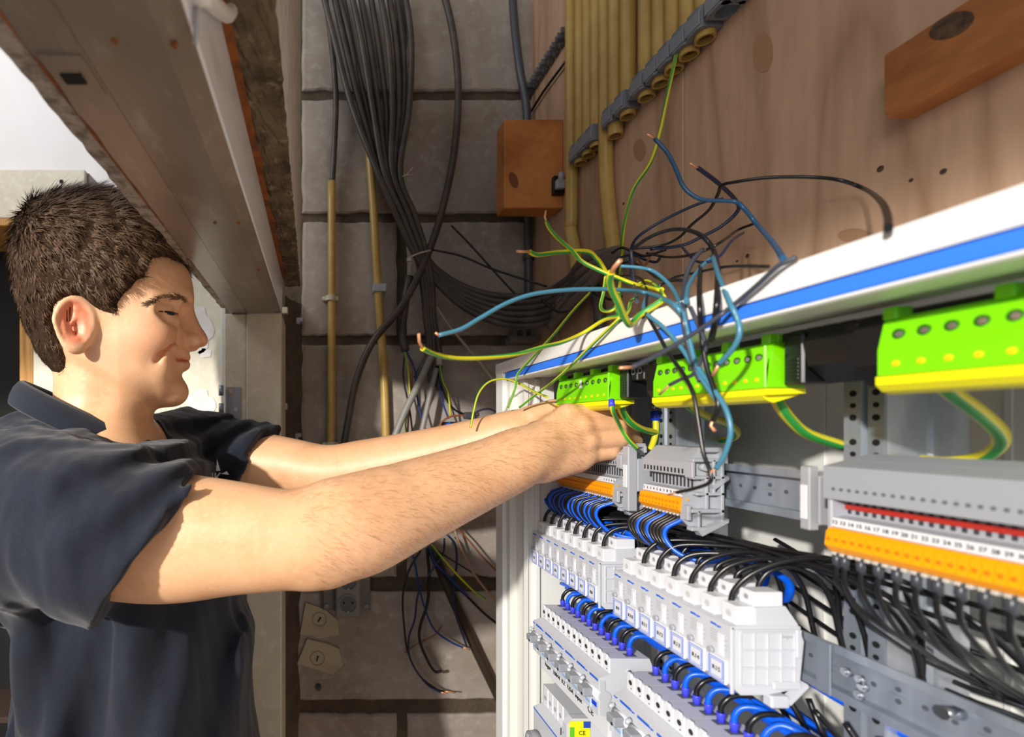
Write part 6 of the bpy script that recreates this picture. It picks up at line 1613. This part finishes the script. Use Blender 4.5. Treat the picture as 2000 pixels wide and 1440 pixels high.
# ---- polo shirt
def folds(p):
    x, y, z = p[:, 0], p[:, 1], p[:, 2]-H
    q = p*np.array([1, 1, .30], np.float32)
    f = .0062*nz(q, 42, 2)+.0040*nz(q, 95, 6)
    lowm = np.clip((-z-.10)/.10, 0, 1)
    drape = .0105*np.sin((x*1.0+z*.42+.02*np.sin(z*14))*62+1.2)*lowm+.005*np.sin((x*1.2-z*.25)*110+2)*lowm
    nearf = np.clip((.60-y)/.12, 0, 1)
    # creases fanning out from the near shoulder
    cx, cz = -.03, .055; ang = np.arctan2(z-cz, x-cx); rd = np.sqrt((x-cx)**2+(z-cz)**2)
    sh = .0050*np.sin(ang*26+rd*22)*np.clip((rd-.05)/.08, 0, 1)*np.clip((.24-rd)/.10, 0, 1)
    return f*.55+drape*(.35+.65*nearf)+sh
SA = pw(450, 1056, .404)
nR = np.array([.80, .05, -.56], np.float32); nR /= np.linalg.norm(nR); cR = pw(300, 1060, .41)
nL = np.array([.86, -.32, -.38], np.float32); nL /= np.linalg.norm(nL); cL = pw(505, 912, .712)
slR = [(S_R+np.array([-.01, .0, .004], np.float32), .074), (pw(190, 1035, .412), .072), (pw(330, 1068, .405), .0660), (pw(430, 1075, .403), .068)]
slL = [(S_L, .068), (pw(440, 893, .735), .060), (pw(540, 912, .70), .056), (pw(600, 915, .69), .056)]
def shirt_base(p):
    d = torso_core(p, .020, -.035)
    d = smin(d, cap(p, NECKB+np.array([0, 0, -.05], np.float32), S_R+np.array([-.01, .03, .0], np.float32), .056, .064), .04)
    d = smin(d, cap(p, NECKB+np.array([0, 0, -.05], np.float32), S_L+np.array([-.01, -.03, .0], np.float32), .056, .060), .04)
    d = smin(d, ell(p, wv(-.325, .58, -.10), (.075, .15, .12)), .03)
    hem = np.clip((-(p[:, 2]-H)-.30)/.3, 0, 1); d = d-.012*hem
    m = boxm(p, *BR)
    if m.any():
        q = p[m]; s = smax(chain(q, slR), (q-cR)@nR, .002); d = d.copy(); d[m] = smin(d[m], s, .022)
    m = boxm(p, *BL)
    if m.any():
        q = p[m]; s = smax(chain(q, slL), (q-cL)@nL, .002); d = d.copy(); d[m] = smin(d[m], s, .022)
    return d
def shirt_sdf(p):
    g = shirt_base(p); d = g+folds(p)*np.clip(1-np.abs(g)/.06, 0, 1)
    inner = d+.0075
    # open the sleeves and the neck
    d = smax(d, -inner, .0008)
    d = np.maximum(d, np.where(boxm(p, *BR), (p-cR)@nR, -1)+0) if False else d
    op = cap(p, cR-nR*.010, cR+nR*.06, .056, .056); mm = boxm(p, *BR)
    d = np.where(mm, np.maximum(d, -op), d)
    op = cap(p, cL-nL*.010, cL+nL*.06, .0455, .0455); mm = boxm(p, *BL)
    d = np.where(mm, np.maximum(d, -op), d)
    nk = cap(p, NECKB+np.array([.030, 0, -.035], np.float32), NECKB+np.array([-.008, 0, .12], np.float32), .064, .068)
    vn = ell(p, NECKB+np.array([.06, 0.0, -.045], np.float32), (.045, .020, .05))
    return np.maximum(np.maximum(d, -nk), -vn)
SHIRT = mat('navy_polo_cotton', (22, 27, 40), .88, var=[(900, (30, 36, 50), .4, .62), (12, (19, 23, 34), .4, .7)], bump=(1400, .35, .0008), spec=.25)
SHIRT.node_tree.nodes['Principled BSDF'].inputs['Sheen Weight'].default_value = .15
V3, F3 = sdf_mesh(shirt_sdf, (-.50, .26, H-.80), (.02, .92, H+.10), .0030)
shirt = np_mesh('polo_shirt', V3, F3, SHIRT, man)
# cuff bands
for (cc, nn2, rad, ex) in ((cR, nR, .0, 0),):
    pass
sb = bvh_of(V3, F3)
def ray(x, y):
    o = Vector((0, 0, H)); d = (P(x, y, 1.0)-o).normalized(); return sb.ray_cast(o, d)
# collar
def collar():
    m = MB(); n = 44; up = []; lo_ = []; mid = []
    for i in range(n+1):
        t = i/n; a = math.radians(16)+t*math.radians(328)       # 0 = front of the neck, sweeping by the near side
        ca, sa = math.cos(a), math.sin(a); fr = (1+ca)/2
        dirv = fv*ca+nv*sa
        hu = .044*(1-fr)-.030*fr+.008; ru = .0655+.004*fr; rl = .083+.020*fr
        cN = NECKB.astype(float)
        u_ = cN+dirv*ru+zv*hu+fv*.012*fr; tipx = max(0, 1-min(t, 1-t)*8)
        l_ = cN+dirv*(rl+.012*tipx)+zv*(hu-.026-.010*fr-.018*tipx)+fv*(.016*fr+.006*tipx)
        md = (u_+l_)/2+dirv*.004+zv*.006
        up.append(u_-zv*.010-dirv*.002); mid.append(u_+zv*.002+dirv*.003); lo_.append(md); m.v += []
        m_last = l_
        if i == 0: lows = []
        lows.append(l_)
    vs = up+mid+lo_+lows; k = n+1; fs = []
    for r_ in range(3):
        for i in range(n): fs.append((r_*k+i, r_*k+i+1, (r_+1)*k+i+1, (r_+1)*k+i))
    m.add(vs, fs, 0, True); o = m.build('collar', SHIRT, shirt, smooth=True)
    s = o.modifiers.new('thick', 'SOLIDIFY'); s.thickness = .0028; s.offset = 0
    ss = o.modifiers.new('sub', 'SUBSURF'); ss.levels = 1; ss.render_levels = 1
    return o
collar()
# buttons down the placket
for k, (x, y) in enumerate(()):
    h_ = ray(x, y)
    if h_[0] is not None:
        c = h_[0]; nn2 = h_[1] if h_[1].dot(c-Vector((0, 0, H))) < 0 else -h_[1]
        MB().cyl(c, c+nn2*.002, .005, 16).build('button', mat('navy_button', (24, 26, 34), .3), shirt)
# chest logo
h_ = ray(416, 934)
if h_[0] is not None:
    c = h_[0]+(Vector((0, 0, H))-h_[0]).normalized()*.004; LG = mat('logo_grey', (176, 180, 188), .6)
    nn2 = Vector((.50, -.86, 0)).normalized(); xd = Vector((0, 0, 1)).cross(nn2)*1; xd = Vector((-nn2.y, nn2.x, 0))
    text_part('chest_logo', 'NK', .017, c, xd, (0, 0, 1), LG, shirt, .0004)
    q = c+Vector((0, 0, .009))+xd*.007; m = MB(); m.add([q+xd*-.003, q+xd*.003, q+xd*-.0015+Vector((0, 0, .016))], [(0, 1, 2)]); m.add([q+xd*.004+Vector((0, 0, -.004)), q+xd*.015+Vector((0, 0, -.006)), q+xd*.012+Vector((0, 0, -.001))], [(0, 1, 2)]); m.build('chest_logo_wing', LG, shirt)
# trousers and shoes, below the frame
def legs(p):
    d = cap(p, (-.215, .60, H-.80), (-.215, .60, H-.90), .15, .15)
    for yy in (.51, .69): d = smin(d, cap(p, (-.215, yy, H-.90), (-.20, yy, .10), .095, .062), .04)
    return smax(d, .045-p[:, 2], .005)
V4, F4 = sdf_mesh(legs, (-.42, .40, .0), (.0, .82, H-.60), .010)
np_mesh('trousers', V4, F4, mat('dark_trousers', (40, 42, 48), .9), man)
for yy in (.51, .69):
    def shoe(p): return smax(smin(ell(p, (-.17, yy, .045), (.14, .050, .05)), ell(p, (-.22, yy, .08), (.07, .048, .06)), .03), -p[:, 2]+.001, .004)
    V5, F5 = sdf_mesh(shoe, (-.36, yy-.08, -.01), (.02, yy+.08, .18), .006)
    np_mesh('shoe', V5, F5, mat('black_shoe', (24, 24, 26), .5), man)
